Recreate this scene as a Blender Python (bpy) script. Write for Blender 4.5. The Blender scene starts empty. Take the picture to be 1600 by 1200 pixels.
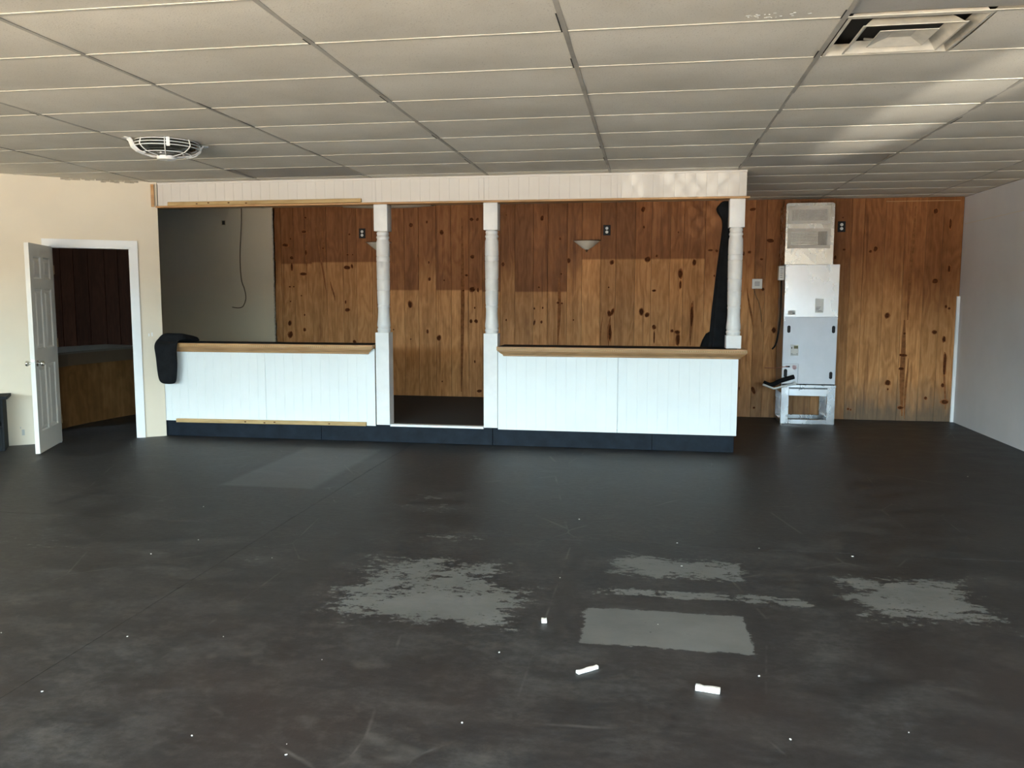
import bpy, bmesh, math, random
from mathutils import Vector, Matrix
random.seed(7)
S = bpy.context.scene
COL = S.collection
PI = math.pi

# ------------------------------------------------------------------ camera
EYE = 1.532
pit, yaw, rol = 0.103896, 0.16256, 0.0019817
F = Vector((-math.sin(yaw)*math.cos(pit), math.cos(yaw)*math.cos(pit), -math.sin(pit)))
r0 = Vector((math.cos(yaw), math.sin(yaw), 0)); u0 = r0.cross(F)
r1 = r0*math.cos(rol) + u0*math.sin(rol); u1 = -r0*math.sin(rol) + u0*math.cos(rol)
cd = bpy.data.cameras.new('camera'); cam = bpy.data.objects.new('camera', cd); COL.objects.link(cam)
M = Matrix(((r1.x, u1.x, -F.x, 0), (r1.y, u1.y, -F.y, 0), (r1.z, u1.z, -F.z, EYE), (0, 0, 0, 1)))
cam.matrix_world = M
cd.sensor_width = 36; cd.sensor_fit = 'HORIZONTAL'; cd.lens = 1304.65*36/1600; cd.clip_start = 0.02; cd.clip_end = 200
S.camera = cam

# ------------------------------------------------------------------ light
REAR = -3.2; YF_ = 8.382
WINS = [(-7.2, -4.9), (-4.7, -2.4), (-2.2, 0.1), (1.0, 3.3)]      # storefront panes behind the camera
WZ0, WZ1 = 0.35, 2.40
world = bpy.data.worlds.new('sky'); S.world = world; world.use_nodes = True
wn = world.node_tree; wn.nodes.clear()
wo = wn.nodes.new('ShaderNodeOutputWorld'); wb = wn.nodes.new('ShaderNodeBackground')
wtc = wn.nodes.new('ShaderNodeTexCoord'); wsx = wn.nodes.new('ShaderNodeSeparateXYZ'); wr = wn.nodes.new('ShaderNodeValToRGB')
wn.links.new(wtc.outputs['Generated'], wsx.inputs[0]); wn.links.new(wsx.outputs['Z'], wr.inputs['Fac'])
wr.color_ramp.elements[0].position = 0.0; wr.color_ramp.elements[0].color = (0.72, 0.96, 1.0, 1)
wr.color_ramp.elements[1].position = 0.6; wr.color_ramp.elements[1].color = (0.30, 0.52, 0.9, 1)
wn.links.new(wr.outputs['Color'], wb.inputs['Color']); wb.inputs['Strength'].default_value = 50.0
wn.links.new(wb.outputs[0], wo.inputs['Surface'])
def area(name, loc, rot, sx, sy, energy, color=(1, 1, 1), portal=False):
    l = bpy.data.lights.new(name, 'AREA'); l.shape = 'RECTANGLE'; l.size = sx; l.size_y = sy
    l.energy = energy; l.color = color
    o = bpy.data.objects.new(name, l); COL.objects.link(o); o.location = loc; o.rotation_euler = rot
    if portal: l.cycles.is_portal = True
    return o
for a, b in WINS:
    area('window_portal', ((a+b)/2, REAR-0.12, (WZ0+WZ1)/2), (PI/2, 0, 0), b-a, WZ1-WZ0, 1, portal=True)
# sunlit pavement outside, giving its light upwards through the panes
area('pavement_light', (-5.5, REAR-3.9, 0.0), (PI, 0, 0), 16, 7.4, 23000, (1.0, 0.78, 0.50))
def glint(loc, to, deg, power, col, blend=0.5, r=0.012):
    l = bpy.data.lights.new('windscreen_glint', 'SPOT'); l.energy = power; l.color = col; l.spot_size = math.radians(deg)
    l.spot_blend = blend; l.shadow_soft_size = r
    o = bpy.data.objects.new('windscreen_glint', l); COL.objects.link(o); o.location = loc
    o.rotation_euler = (Vector(to)-Vector(loc)).to_track_quat('-Z', 'Y').to_euler()
# sun thrown back by parked cars, through the security mesh of one pane
glint((-1.5, REAR-5, 0.7), (0.25, YF_, 2.60), 4.2, 3000, (1.0, 0.93, 0.80))
glint((-1.2, REAR-5, 0.7), (-1.05, 11.0, 2.05), 4.0, 2200, (1.0, 0.86, 0.66))
# and one bouncing up on to the ceiling tiles on the right
glint((3.85, REAR-6, 0.35), (1.75, 5.9, 2.74), 2.6, 16000, (1.0, 0.92, 0.78), 0.7, 0.05)
S.view_settings.view_transform = 'Standard'; S.view_settings.look = 'None'
S.view_settings.gamma = 1; S.view_settings.use_curve_mapping = False; S.view_settings.exposure = 0.11
S.cycles.use_denoising = True
S.cycles.diffuse_bounces = 6; S.cycles.max_bounces = 10
S.cycles.sample_clamp_indirect = 8

# ------------------------------------------------------------------ helpers
def tag(o, label=None, cat=None, group=None, kind=None):
    if label: o['label'] = label
    if cat: o['category'] = cat
    if group: o['group'] = group
    if kind: o['kind'] = kind
    return o
def empty(name, loc=(0, 0, 0), rz=0, label=None, cat=None, group=None, kind=None):
    o = bpy.data.objects.new(name, None); COL.objects.link(o); o.location = loc; o.rotation_euler = (0, 0, rz)
    o.empty_display_size = 0.1
    return tag(o, label, cat, group, kind)
def obj(name, bm, mats, parent=None, smooth=False, loc=None):
    me = bpy.data.meshes.new(name)
    bmesh.ops.recalc_face_normals(bm, faces=bm.faces[:])
    if smooth:
        for f in bm.faces: f.smooth = True
    bm.to_mesh(me); bm.free()
    for m in (mats if isinstance(mats, (list, tuple)) else [mats]): me.materials.append(m)
    o = bpy.data.objects.new(name, me); COL.objects.link(o)
    if parent: o.parent = parent
    if loc: o.location = loc
    return o
def autosmooth(o, deg=35):
    me = o.data
    for p in me.polygons: p.use_smooth = True
    me.set_sharp_from_angle(angle=math.radians(deg))
    return o
def BM(): return bmesh.new()
def box(bm, x0, x1, y0, y1, z0, z1, mi=0, bev=0):
    vs = [bm.verts.new(p) for p in ((x0,y0,z0),(x1,y0,z0),(x1,y1,z0),(x0,y1,z0),(x0,y0,z1),(x1,y0,z1),(x1,y1,z1),(x0,y1,z1))]
    fs = []
    for q in ((0,3,2,1),(4,5,6,7),(0,1,5,4),(1,2,6,5),(2,3,7,6),(3,0,4,7)):
        f = bm.faces.new([vs[i] for i in q]); f.material_index = mi; fs.append(f)
    if bev:
        es = list({e for f in fs for e in f.edges})
        bmesh.ops.bevel(bm, geom=es, offset=bev, segments=2, affect='EDGES', profile=0.5, clamp_overlap=True)
    return bm
def bx(*a, **k): return box(BM(), *a, **k)
def prism(bm, poly, z0, z1, mi=0):
    a = [bm.verts.new((x, y, z0)) for x, y in poly]; b = [bm.verts.new((x, y, z1)) for x, y in poly]
    n = len(poly)
    bm.faces.new(a[::-1]).material_index = mi; bm.faces.new(b).material_index = mi
    for i in range(n): bm.faces.new((a[i], a[(i+1) % n], b[(i+1) % n], b[i])).material_index = mi
    return bm
def lathe(bm, prof, cx, cy, seg=32, mi=0, cap=True, a0=0, a1=2*PI):
    rings = []
    full = abs(a1-a0-2*PI) < 1e-6
    n = seg if full else seg+1
    for z, r in prof:
        rings.append([bm.verts.new((cx+r*math.cos(a0+(a1-a0)*i/seg), cy+r*math.sin(a0+(a1-a0)*i/seg), z)) for i in range(n)])
    for k in range(len(rings)-1):
        for i in range(seg):
            j = (i+1) % n
            bm.faces.new((rings[k][i], rings[k][j], rings[k+1][j], rings[k+1][i])).material_index = mi
    if cap and full:
        bm.faces.new(rings[0][::-1]).material_index = mi; bm.faces.new(rings[-1]).material_index = mi
    return bm
def tube(bm, pts, r, seg=8, mi=0, closed=False):
    pts = [Vector(p) for p in pts]; n = len(pts); rings = []; up = None
    for i, p in enumerate(pts):
        if closed: t = (pts[(i+1) % n]-pts[i-1]).normalized()
        else: t = (pts[min(i+1, n-1)]-pts[max(i-1, 0)]).normalized()
        if up is None: up = Vector((0, 0, 1)) if abs(t.z) < 0.9 else Vector((1, 0, 0))
        a = t.cross(up).normalized(); b = a.cross(t).normalized(); up = b
        rr = r[i] if isinstance(r, (list, tuple)) else r
        rings.append([bm.verts.new(p+a*rr*math.cos(2*PI*k/seg)+b*rr*math.sin(2*PI*k/seg)) for k in range(seg)])
    for i in range(n if closed else n-1):
        A = rings[i]; B = rings[(i+1) % n]
        for k in range(seg): bm.faces.new((A[k], A[(k+1) % seg], B[(k+1) % seg], B[k])).material_index = mi
    if not closed:
        bm.faces.new(rings[0][::-1]).material_index = mi; bm.faces.new(rings[-1]).material_index = mi
    return bm
def smoothpath(pts, k=6):
    P = [Vector(p) for p in pts]; out = []
    for i in range(len(P)-1):
        a = P[max(i-1, 0)]; b = P[i]; c = P[i+1]; d = P[min(i+2, len(P)-1)]
        for j in range(k):
            t = j/k
            out.append(0.5*((2*b)+(c-a)*t+(2*a-5*b+4*c-d)*t*t+(3*b-a-3*c+d)*t**3))
    out.append(P[-1]); return out

# ------------------------------------------------------------------ materials
class NT:
    def __init__(s, name):
        s.m = bpy.data.materials.new(name); s.m.use_nodes = True; s.t = s.m.node_tree
        s.t.nodes.clear(); s.out = s.n('ShaderNodeOutputMaterial'); s.b = s.n('ShaderNodeBsdfPrincipled')
        s.l(s.b.outputs[0], s.out.inputs['Surface'])
    def n(s, t, **k):
        x = s.t.nodes.new(t)
        for a, v in k.items(): setattr(x, a, v)
        return x
    def l(s, a, b): s.t.links.new(a, b)
    def put(s, v, sock):
        if hasattr(v, 'is_linked') or hasattr(v, 'links'): s.l(v, sock)
        else: sock.default_value = v
    def math(s, op, a, b=0.0, c=None, clamp=False):
        x = s.n('ShaderNodeMath', operation=op); x.use_clamp = clamp
        s.put(a, x.inputs[0]); s.put(b, x.inputs[1])
        if c is not None: s.put(c, x.inputs[2])
        return x.outputs[0]
    def obj(s): return s.n('ShaderNodeTexCoord').outputs['Object']
    def scale(s, vec, sc, loc=(0, 0, 0)):
        x = s.n('ShaderNodeMapping'); s.l(vec, x.inputs['Vector']); x.inputs['Scale'].default_value = sc
        s.put(loc, x.inputs['Location']); return x.outputs[0]
    def noise(s, vec, sc, det=4, rough=0.6, dist=0.0):
        x = s.n('ShaderNodeTexNoise'); s.l(vec, x.inputs['Vector']); x.inputs['Scale'].default_value = sc
        x.inputs['Detail'].default_value = det; x.inputs['Roughness'].default_value = rough; x.inputs['Distortion'].default_value = dist
        return x.outputs['Fac']
    def ramp(s, v, stops):
        x = s.n('ShaderNodeValToRGB'); s.l(v, x.inputs[0]); e = x.color_ramp.elements
        while len(e) < len(stops): e.new(0.5)
        for i, (p, c) in enumerate(stops):
            e[i].position = p; e[i].color = (*c, 1) if len(c) == 3 else c
        return x.outputs[0]
    def mrange(s, v, a, b, c=0.0, d=1.0, smooth=False):
        x = s.n('ShaderNodeMapRange'); s.l(v, x.inputs[0])
        if smooth: x.interpolation_type = 'SMOOTHSTEP'
        for i, q in enumerate((a, b, c, d)): s.put(q, x.inputs[i+1])
        return x.outputs[0]
    def mix(s, f, a, b, mode='MIX'):
        x = s.n('ShaderNodeMix', data_type='RGBA', blend_type=mode)
        s.put(f, x.inputs[0])
        for v, q in ((a, x.inputs[6]), (b, x.inputs[7])):
            if isinstance(v, tuple): q.default_value = (*v, 1) if len(v) == 3 else v
            else: s.l(v, q)
        return x.outputs[2]
    def color(s, c):
        if isinstance(c, tuple): s.b.inputs['Base Color'].default_value = (*c, 1)
        else: s.l(c, s.b.inputs['Base Color'])
    def bump(s, h, strength=0.3, dist=0.01):
        x = s.n('ShaderNodeBump'); s.l(h, x.inputs['Height']); x.inputs['Strength'].default_value = strength
        x.inputs['Distance'].default_value = dist; s.l(x.outputs[0], s.b.inputs['Normal'])
    def set(s, rough=0.5, metal=0.0, spec=0.5):
        s.put(rough, s.b.inputs['Roughness']); s.b.inputs['Metallic'].default_value = metal
        s.b.inputs['Specular IOR Level'].default_value = spec; return s.m

def plain(name, c, rough=0.5, metal=0.0, var=0.12, nsc=6.0, bump=0.0, bsc=200, spec=0.5):
    n = NT(name); o = n.obj(); f = n.noise(o, nsc, 5)
    c2 = tuple(x*(1-var) for x in c); c1 = tuple(min(1, x*(1+var*0.5)) for x in c)
    n.color(n.ramp(f, [(0.3, c2), (0.7, c1)]))
    if bump: n.bump(n.noise(o, bsc, 3), bump, 0.004)
    return n.set(rough, metal, spec)

# painted concrete floor with worn-through rectangles
def mk_floor():
    n = NT('worn painted concrete'); g = n.n('ShaderNodeNewGeometry').outputs['Position']
    sx = n.n('ShaderNodeSeparateXYZ'); n.l(g, sx.inputs[0]); X, Y = sx.outputs[0], sx.outputs[1]
    big = n.noise(g, 0.9, 5, 0.55); mid = n.noise(n.scale(g, (1, 1.3, 1)), 3.0, 8, 0.65)
    fine = n.noise(g, 16, 8, 0.7); blot = n.noise(n.scale(g, (0.75, 1.25, 1), (3, 7, 0)), 5.5, 11, 0.72)
    fleck = n.noise(n.scale(g, (0.8, 1.2, 1)), 26, 9, 0.75)
    base = n.ramp(n.math('ADD', n.math('MULTIPLY', mid, 0.6), n.math('MULTIPLY', fleck, 0.4)), [(0.36, (0.014, 0.014, 0.015)), (0.50, (0.030, 0.030, 0.031)), (0.66, (0.072, 0.072, 0.071))])
    # browner, cleaner paint towards the near right, greyer towards the bar
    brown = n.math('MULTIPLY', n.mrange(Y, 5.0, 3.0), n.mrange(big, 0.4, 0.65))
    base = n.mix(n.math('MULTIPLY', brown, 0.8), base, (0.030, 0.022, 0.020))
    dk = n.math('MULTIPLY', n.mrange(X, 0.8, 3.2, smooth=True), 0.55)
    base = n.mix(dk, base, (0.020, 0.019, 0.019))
    # light scuffs in the near left
    scf = n.math('MULTIPLY', n.mrange(n.math('ADD', n.math('MULTIPLY', blot, 0.6), n.math('MULTIPLY', fine, 0.4)), 0.50, 0.64), n.mrange(Y, 5.6, 3.6))
    scf = n.math('MULTIPLY', scf, n.mrange(X, 0.9, -0.5))
    base = n.mix(n.math('MULTIPLY', scf, 0.5), base, (0.085, 0.080, 0.072))
    def boxm(x0, x1, y0, y1, soft=0.12, skew=0.0):
        xs = n.math('SUBTRACT', X, n.math('MULTIPLY', n.math('SUBTRACT', Y, (y0+y1)/2), skew))
        a = n.math('MINIMUM', n.math('SUBTRACT', xs, x0), n.math('SUBTRACT', x1, xs))
        b = n.math('MINIMUM', n.math('SUBTRACT', Y, y0), n.math('SUBTRACT', y1, Y))
        d = n.math('MINIMUM', a, b)
        return n.mrange(d, -0.01, soft)
    pat = None
    v = n.math('ADD', n.math('MULTIPLY', blot, 0.55), n.math('ADD', n.math('MULTIPLY', fleck, 0.45), n.math('MULTIPLY', mid, 0.15)))
    v = n.math('ADD', n.math('MULTIPLY', n.math('SUBTRACT', v, 0.575), 3.0), 0.5)
    # (x0, x1, y0, y1, edge softness, how much paint is left)
    for x0, x1, y0, y1, so, th in ((-1.95, -0.38, 3.35, 5.0, 0.5, 0.40), (-1.55, -0.42, 3.50, 4.40, 0.35, 0.18), (-2.6, -1.95, 3.7, 5.0, 0.3, 0.70),
                                   (-0.31, 0.50, 3.56, 4.045, 0.05, 0.13), (0.1, 1.0, 3.38, 4.02, 0.45, 0.48),
                                   (-0.36, 0.70, 4.40, 5.02, 0.20, 0.33), (-0.34, 0.90, 4.13, 4.40, 0.10, 0.40),
                                   (0.72, 2.0, 3.80, 5.05, 0.45, 0.33), (-1.85, -0.4, 4.6, 5.6, 0.5, 0.62),
                                   (-4.8, -3.0, 4.0, 5.1, 0.5, 0.68), (-2.3, -1.0, 5.3, 6.6, 0.4, 0.70), (-0.45, 1.4, 4.9, 5.6, 0.4, 0.72)):
        m = boxm(x0, x1, y0, y1, so)
        w = n.mrange(n.math('SUBTRACT', v, n.math('MULTIPLY', n.math('SUBTRACT', 1.0, m), 0.9)), th-0.03, th+0.05)
        pat = w if pat is None else n.math('MAXIMUM', pat, w)
    worn = n.ramp(n.noise(g, 2.2, 5), [(0.3, (0.110, 0.116, 0.112)), (0.7, (0.16, 0.166, 0.160))])
    col = n.mix(pat, base, worn)
    # smoother pale rectangle by the bar front, dark lines where old partitions stood
    pale = n.math('MULTIPLY', boxm(-3.45, -2.62, 6.2, 8.0, 0.05), 0.30)
    col = n.mix(pale, col, (0.16, 0.165, 0.17))
    for x0, x1, y0, y1, k in ((-1.98, -1.74, 3.6, 6.6, 0.6), (-0.45, -0.35, 3.45, 5.0, 0.8), (-0.4, 0.8, 4.05, 4.13, 0.6)):
        col = n.mix(n.math('MULTIPLY', boxm(x0, x1, y0, y1, 0.04), k), col, (0.028, 0.027, 0.027))
    # footprints and drag lines
    vor = n.n('ShaderNodeTexVoronoi'); vor.feature = 'DISTANCE_TO_EDGE'; n.l(n.scale(g, (1, 0.6, 1), (0.4, 0.2, 0)), vor.inputs['Vector']); vor.inputs['Scale'].default_value = 0.9
    ln = n.math('MULTIPLY', n.mrange(vor.outputs['Distance'], 0.006, 0.001), n.mrange(n.noise(g, 2.5, 3), 0.5, 0.62))
    col = n.mix(n.math('MULTIPLY', ln, 0.35), col, (0.16, 0.155, 0.14))
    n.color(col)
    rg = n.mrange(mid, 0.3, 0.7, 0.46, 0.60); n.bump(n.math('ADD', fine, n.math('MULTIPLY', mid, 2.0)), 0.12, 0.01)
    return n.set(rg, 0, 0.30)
M_floor = mk_floor()

def mk_wood(name, cols, dark, rough=0.5, gloss=0.15, axis='Z'):
    n = NT(name); o = n.obj(); info = n.n('ShaderNodeObjectInfo'); rnd = info.outputs['Random']
    off = n.n('ShaderNodeCombineXYZ'); n.l(n.math('MULTIPLY', rnd, 37.0), off.inputs[0]); n.l(n.math('MULTIPLY', rnd, 91.0), off.inputs[2])
    v = n.n('ShaderNodeVectorMath', operation='ADD')
    if axis == 'X':      # grain along x
        sw = n.n('ShaderNodeSeparateXYZ'); n.l(o, sw.inputs[0]); cw = n.n('ShaderNodeCombineXYZ')
        n.l(sw.outputs[2], cw.inputs[0]); n.l(sw.outputs[1], cw.inputs[1]); n.l(sw.outputs[0], cw.inputs[2]); n.l(cw.outputs[0], v.inputs[0])
    else: n.l(o, v.inputs[0])
    n.l(off.outputs[0], v.inputs[1]); v = v.outputs[0]
    wp = n.noise(n.scale(v, (2.2, 1, 0.55)), 1.5, 4, 0.55)
    rings = n.math('PINGPONG', n.math('MULTIPLY', n.math('ADD', wp, n.math('MULTIPLY', n.noise(n.scale(v, (5, 1, 0.3)), 1.0, 2), 0.35)), 9.0), 0.5)
    rings = n.math('MULTIPLY', rings, 2.0)
    fib = n.noise(n.scale(v, (34, 8, 0.9)), 2.0, 6, 0.65)
    streak = n.noise(n.scale(v, (9, 1, 0.25)), 1.3, 3)
    f = n.math('ADD', n.math('MULTIPLY', rings, 0.16), n.math('ADD', n.math('MULTIPLY', fib, 0.42), n.math('MULTIPLY', streak, 0.42)))
    c = n.ramp(f, [(0.30, cols[0]), (0.50, cols[1]), (0.72, cols[2])])
    # board to board difference
    bri = n.mrange(rnd, 0, 1, 0.80, 1.12)
    hsv = n.n('ShaderNodeHueSaturation'); n.l(bri, hsv.inputs['Value']); n.l(c, hsv.inputs['Color']); c = hsv.outputs[0]
    # dark heartwood veins
    ve = n.mrange(n.noise(n.scale(v, (7, 1, 0.30), (5, 0, 0)), 1.6, 2, 0.5, 0.3), 0.66, 0.72)
    c = n.mix(n.math('MULTIPLY', ve, 0.45), c, dark)
    # unfaded wood above the old shelf line; on right boards, painted light falloff
    at = n.n('ShaderNodeAttribute'); at.attribute_type = 'OBJECT'; at.attribute_name = 'unfaded_shade_above'
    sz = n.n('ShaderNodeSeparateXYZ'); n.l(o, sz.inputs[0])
    sf = n.n('ShaderNodeAttribute'); sf.attribute_type = 'OBJECT'; sf.attribute_name = 'fade_shade_softness'
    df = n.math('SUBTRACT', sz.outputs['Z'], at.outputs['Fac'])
    uf_shade = n.math('MULTIPLY', n.mrange(n.math('DIVIDE', df, n.math('ADD', sf.outputs['Fac'], 0.02)), -0.5, 0.5, smooth=True), n.math('GREATER_THAN', at.outputs['Fac'], 0.1))
    c = n.mix(n.math('MULTIPLY', uf_shade, 0.85), c, (0.42, 0.31, 0.25), 'MULTIPLY')
    # damp mark at the foot of the boards
    st = n.n('ShaderNodeAttribute'); st.attribute_type = 'OBJECT'; st.attribute_name = 'damp'
    dm = n.math('MULTIPLY', n.mrange(n.math('ADD', sz.outputs['Z'], n.math('MULTIPLY', n.noise(n.scale(v, (6, 6, 1.5)), 2.0, 5), -0.55)), 0.28, -0.18), st.outputs['Fac'])
    c = n.mix(n.math('MULTIPLY', dm, 0.8), c, (0.085, 0.08, 0.065))
    n.color(c); n.bump(fib, 0.05, 0.004)
    return n.set(rough, 0, gloss)
M_pine = mk_wood('knotty pine board', ((0.30, 0.130, 0.044), (0.48, 0.226, 0.083), (0.66, 0.345, 0.145)), (0.12, 0.040, 0.013))
M_trimpine = mk_wood('varnished pine trim', ((0.36, 0.19, 0.075), (0.50, 0.28, 0.12), (0.60, 0.37, 0.17)), (0.30, 0.15, 0.06), 0.4, 0.4, 'X')
M_lumber = mk_wood('raw lumber', ((0.33, 0.22, 0.095), (0.46, 0.32, 0.15), (0.56, 0.41, 0.21)), (0.25, 0.16, 0.07), 0.6, 0.2, 'X')
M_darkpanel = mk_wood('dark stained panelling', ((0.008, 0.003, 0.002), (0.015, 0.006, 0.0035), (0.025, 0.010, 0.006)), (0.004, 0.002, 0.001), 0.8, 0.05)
M_knot = plain('pine knot', (0.095, 0.030, 0.011), 0.8, var=0.5, nsc=40, spec=0.05)
M_knot_soft = plain('pine knot halo', (0.27, 0.105, 0.037), 0.8, var=0.3, nsc=30, spec=0.05)
M_streak = plain('resin streak', (0.24, 0.098, 0.036), 0.7, var=0.35, nsc=25, spec=0.05)
M_osb = mk_wood('strand board', ((0.13, 0.065, 0.022), (0.20, 0.10, 0.035), (0.28, 0.15, 0.06)), (0.08, 0.04, 0.012), 0.6, 0.2)

def mk_tile(name, tint=(1, 1, 1)):
    n = NT(name); o = n.obj(); rnd = n.n('ShaderNodeObjectInfo').outputs['Random']
    g = n.n('ShaderNodeNewGeometry').outputs['Position']
    sp = n.noise(g, 130, 2, 0.5); st = n.noise(g, 1.1, 4, 0.6)
    a = tuple(x*y for x, y in zip((0.60, 0.57, 0.50), tint)); b = tuple(x*y for x, y in zip((0.70, 0.67, 0.60), tint))
    c = n.ramp(st, [(0.35, a), (0.65, b)])
    c = n.mix(n.math('MULTIPLY', n.mrange(sp, 0.62, 0.70), 0.45), c, (0.30, 0.27, 0.22))
    h = n.n('ShaderNodeHueSaturation'); n.l(c, h.inputs['Color']); n.l(n.mrange(rnd, 0, 1, 0.95, 1.04), h.inputs['Value'])
    n.color(h.outputs[0]); n.bump(sp, 0.25, 0.003)
    return n.set(0.75, 0, 0.25)
M_tile = mk_tile('acoustic tile')
M_tile_dark = mk_tile('greyer acoustic tile', (0.62, 0.63, 0.66))  # greyer tint, used on the displaced tiles
M_runner = plain('ceiling grid metal', (0.52, 0.50, 0.44), 0.6, var=0.12)
M_runner_d = plain('dusty ceiling grid metal', (0.40, 0.38, 0.34), 0.55, var=0.3, nsc=3)
M_dark = plain('plenum dark', (0.03, 0.028, 0.026), 0.9)
M_white = plain('white gloss paint', (0.84, 0.86, 0.87), 0.38, var=0.04, nsc=2, bump=0.03, bsc=60)
M_board = plain('white beadboard paint', (0.78, 0.83, 0.84), 0.36, var=0.05, nsc=1.5, bump=0.03, bsc=80)
M_header = plain('cream beadboard paint', (0.63, 0.60, 0.56), 0.5, var=0.05, nsc=1.5)
M_postw = plain('white post paint', (0.78, 0.79, 0.79), 0.4, var=0.06, nsc=9, bump=0.04, bsc=70)
M_groove = plain('groove shadowed paint', (0.62, 0.63, 0.62), 0.6)
M_navy = plain('navy black base paint', (0.012, 0.018, 0.027), 0.5, var=0.35, nsc=7, bump=0.1, bsc=20, spec=0.08)
M_cream = plain('cream wall paint', (0.70, 0.63, 0.505), 0.6, var=0.05, nsc=1.2, bump=0.05, bsc=90)
M_grey = plain('olive grey wall paint', (0.64, 0.55, 0.40), 0.65, var=0.06, nsc=1.0, bump=0.05, bsc=90)
M_greyr = plain('pale grey wall paint', (0.63, 0.63, 0.65), 0.65, var=0.10, nsc=0.8, bump=0.05, bsc=60)
M_door = plain('white door paint', (0.74, 0.73, 0.68), 0.4, var=0.03)
M_carpet = plain('black platform carpet', (0.030, 0.028, 0.027), 0.9, var=0.3, nsc=60, bump=0.4, bsc=300)
M_cloth = plain('black fabric', (0.010, 0.011, 0.013), 0.85, var=0.4, nsc=14, bump=0.3, bsc=120, spec=0.15)
M_black = plain('black plastic', (0.012, 0.012, 0.013), 0.5, spec=0.2)
M_blackw = plain('black painted wood', (0.016, 0.018, 0.020), 0.6, var=0.3, spec=0.06)
M_plast = plain('white plastic', (0.75, 0.75, 0.72), 0.35, var=0.03)
M_pvc = plain('white pvc pipe', (0.85, 0.86, 0.84), 0.3, var=0.03)
M_foam = plain('white foam scrap', (0.80, 0.79, 0.74), 0.7, var=0.1, nsc=40)
M_chrome = plain('chrome', (0.75, 0.74, 0.70), 0.18, 1.0, var=0.05)
M_brass = plain('aged bronze metal', (0.20, 0.13, 0.07), 0.35, 0.8)
M_cable = plain('brown cable jacket', (0.10, 0.065, 0.03), 0.5)
def mk_galv(name, c, r0, r1, sc=5):
    n = NT(name); o = n.obj(); f = n.noise(n.scale(o, (1, 1, 0.6)), sc, 5, 0.6)
    n.color(n.ramp(f, [(0.3, tuple(x*0.85 for x in c)), (0.7, c)]))
    n.bump(n.noise(o, 2.2, 1), 0.06, 0.03)
    return n.set(n.mrange(f, 0.3, 0.7, r0, r1), 0.9)
M_galv = mk_galv('galvanised steel', (0.60, 0.62, 0.65), 0.18, 0.36)
M_duct = mk_galv('galvanised duct sheet', (0.52, 0.49, 0.44), 0.18, 0.34, 9)
M_cabu = mk_galv('brighter cabinet steel', (0.50, 0.50, 0.50), 0.24, 0.34, 3)
M_cab = mk_galv('grey cabinet steel', (0.48, 0.49, 0.52), 0.42, 0.50, 3)
M_grille = plain('register paint', (0.58, 0.54, 0.48), 0.5, var=0.1)
M_vent = plain('dusty diffuser paint', (0.60, 0.57, 0.50), 0.55, var=0.25, nsc=8)
def mk_glass(name, c, rough, trans):
    n = NT(name); n.color(n.ramp(n.noise(n.obj(), 9, 4), [(0.3, tuple(x*0.8 for x in c)), (0.7, c)]))
    n.b.inputs['Transmission Weight'].default_value = trans
    return n.set(rough, 0)
M_alab = mk_glass('alabaster glass', (0.72, 0.69, 0.60), 0.3, 0.15)
M_smoke = mk_glass('smoky plastic bowl', (0.05, 0.055, 0.05), 0.12, 0.35)

# ------------------------------------------------------------------ floor
H = 2.743; YB = 11.03; XR = 3.735; YF = 8.382; XLEFT = -7.7
C0 = Vector((-5.25, 8.36)); D = Vector((-0.8237, -0.567)); N = Vector((0.567, -0.8237))   # diagonal wall; N faces the room
def dw(s, off=0.0): p = C0 + D*s + N*off; return (p.x, p.y)
DEND = (C0.x-XLEFT)/0.8237
fl = obj('floor', bx(-9.4, XR+0.15, REAR-0.2, YB+0.2, -0.16, -0.04), M_floor)
tag(fl, 'dark grey painted concrete floor, worn pale in patches', 'floor', kind='structure')
xs = [-9.4, -2.425, XR+0.1]; ys = [REAR-0.1, 1.2, 5.16, YB+0.15]
for i in range(2):
    for j in range(3):
        g = 0.0012
        obj('concrete_slab', bx(xs[i]+g, xs[i+1]-g, ys[j]+g, ys[j+1]-g, -0.045, 0.0), M_floor, fl)

# outside the storefront: pavement, and a low building added to cut off the low sky
tag(obj('pavement', bx(-45, 45, -45, REAR-0.14, -0.2, -0.06), plain('sunlit asphalt', (0.20, 0.17, 0.14), 0.9)), 'asphalt forecourt outside behind the viewer', 'pavement', kind='structure')
tag(obj('horizon_block_building', bx(-45, 45, -44, -38, -0.05, 3.9), plain('tan facade', (0.22, 0.17, 0.12), 0.9)), 'unseen low tan building added behind the viewer to block the low sky', 'building', kind='structure')
# ------------------------------------------------------------------ walls
def wallbox(name, label, m, *a):
    return tag(obj(name, bx(*a), m), label, 'wall', kind='structure')
wb_ = wallbox('wall_back', 'knotty pine plank wall at the back of the room', M_dark, -9.2, XR+0.1, YB+0.03, YB+0.15, 0, 2.9)
wbl = wallbox('wall_back_left', 'olive grey painted back wall left of the pine planks behind the bar', M_grey, -7.1, -5.145, YB-0.012, YB+0.03, 0, 2.85)
wr_ = wallbox('wall_right', 'plain pale grey side wall on the right', M_greyr, XR, XR+0.12, REAR, YB+0.03, 0, 2.9)
obj('wall_panel_joint', bx(XR-0.004, XR, 8.3, YB-0.05, 2.417, 2.421), M_grey, wr_)
obj('corner_strip', bx(XR-0.035, XR, YB-0.045, YB-0.01, 0.0, 1.55), M_white, wr_)['label'] = 'narrow white corner strip'
wallbox('wall_left', 'cream side wall far left of the room', M_cream, XLEFT-0.12, XLEFT, REAR, C0.y+D.y*DEND+0.05, 0, 2.9)

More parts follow.
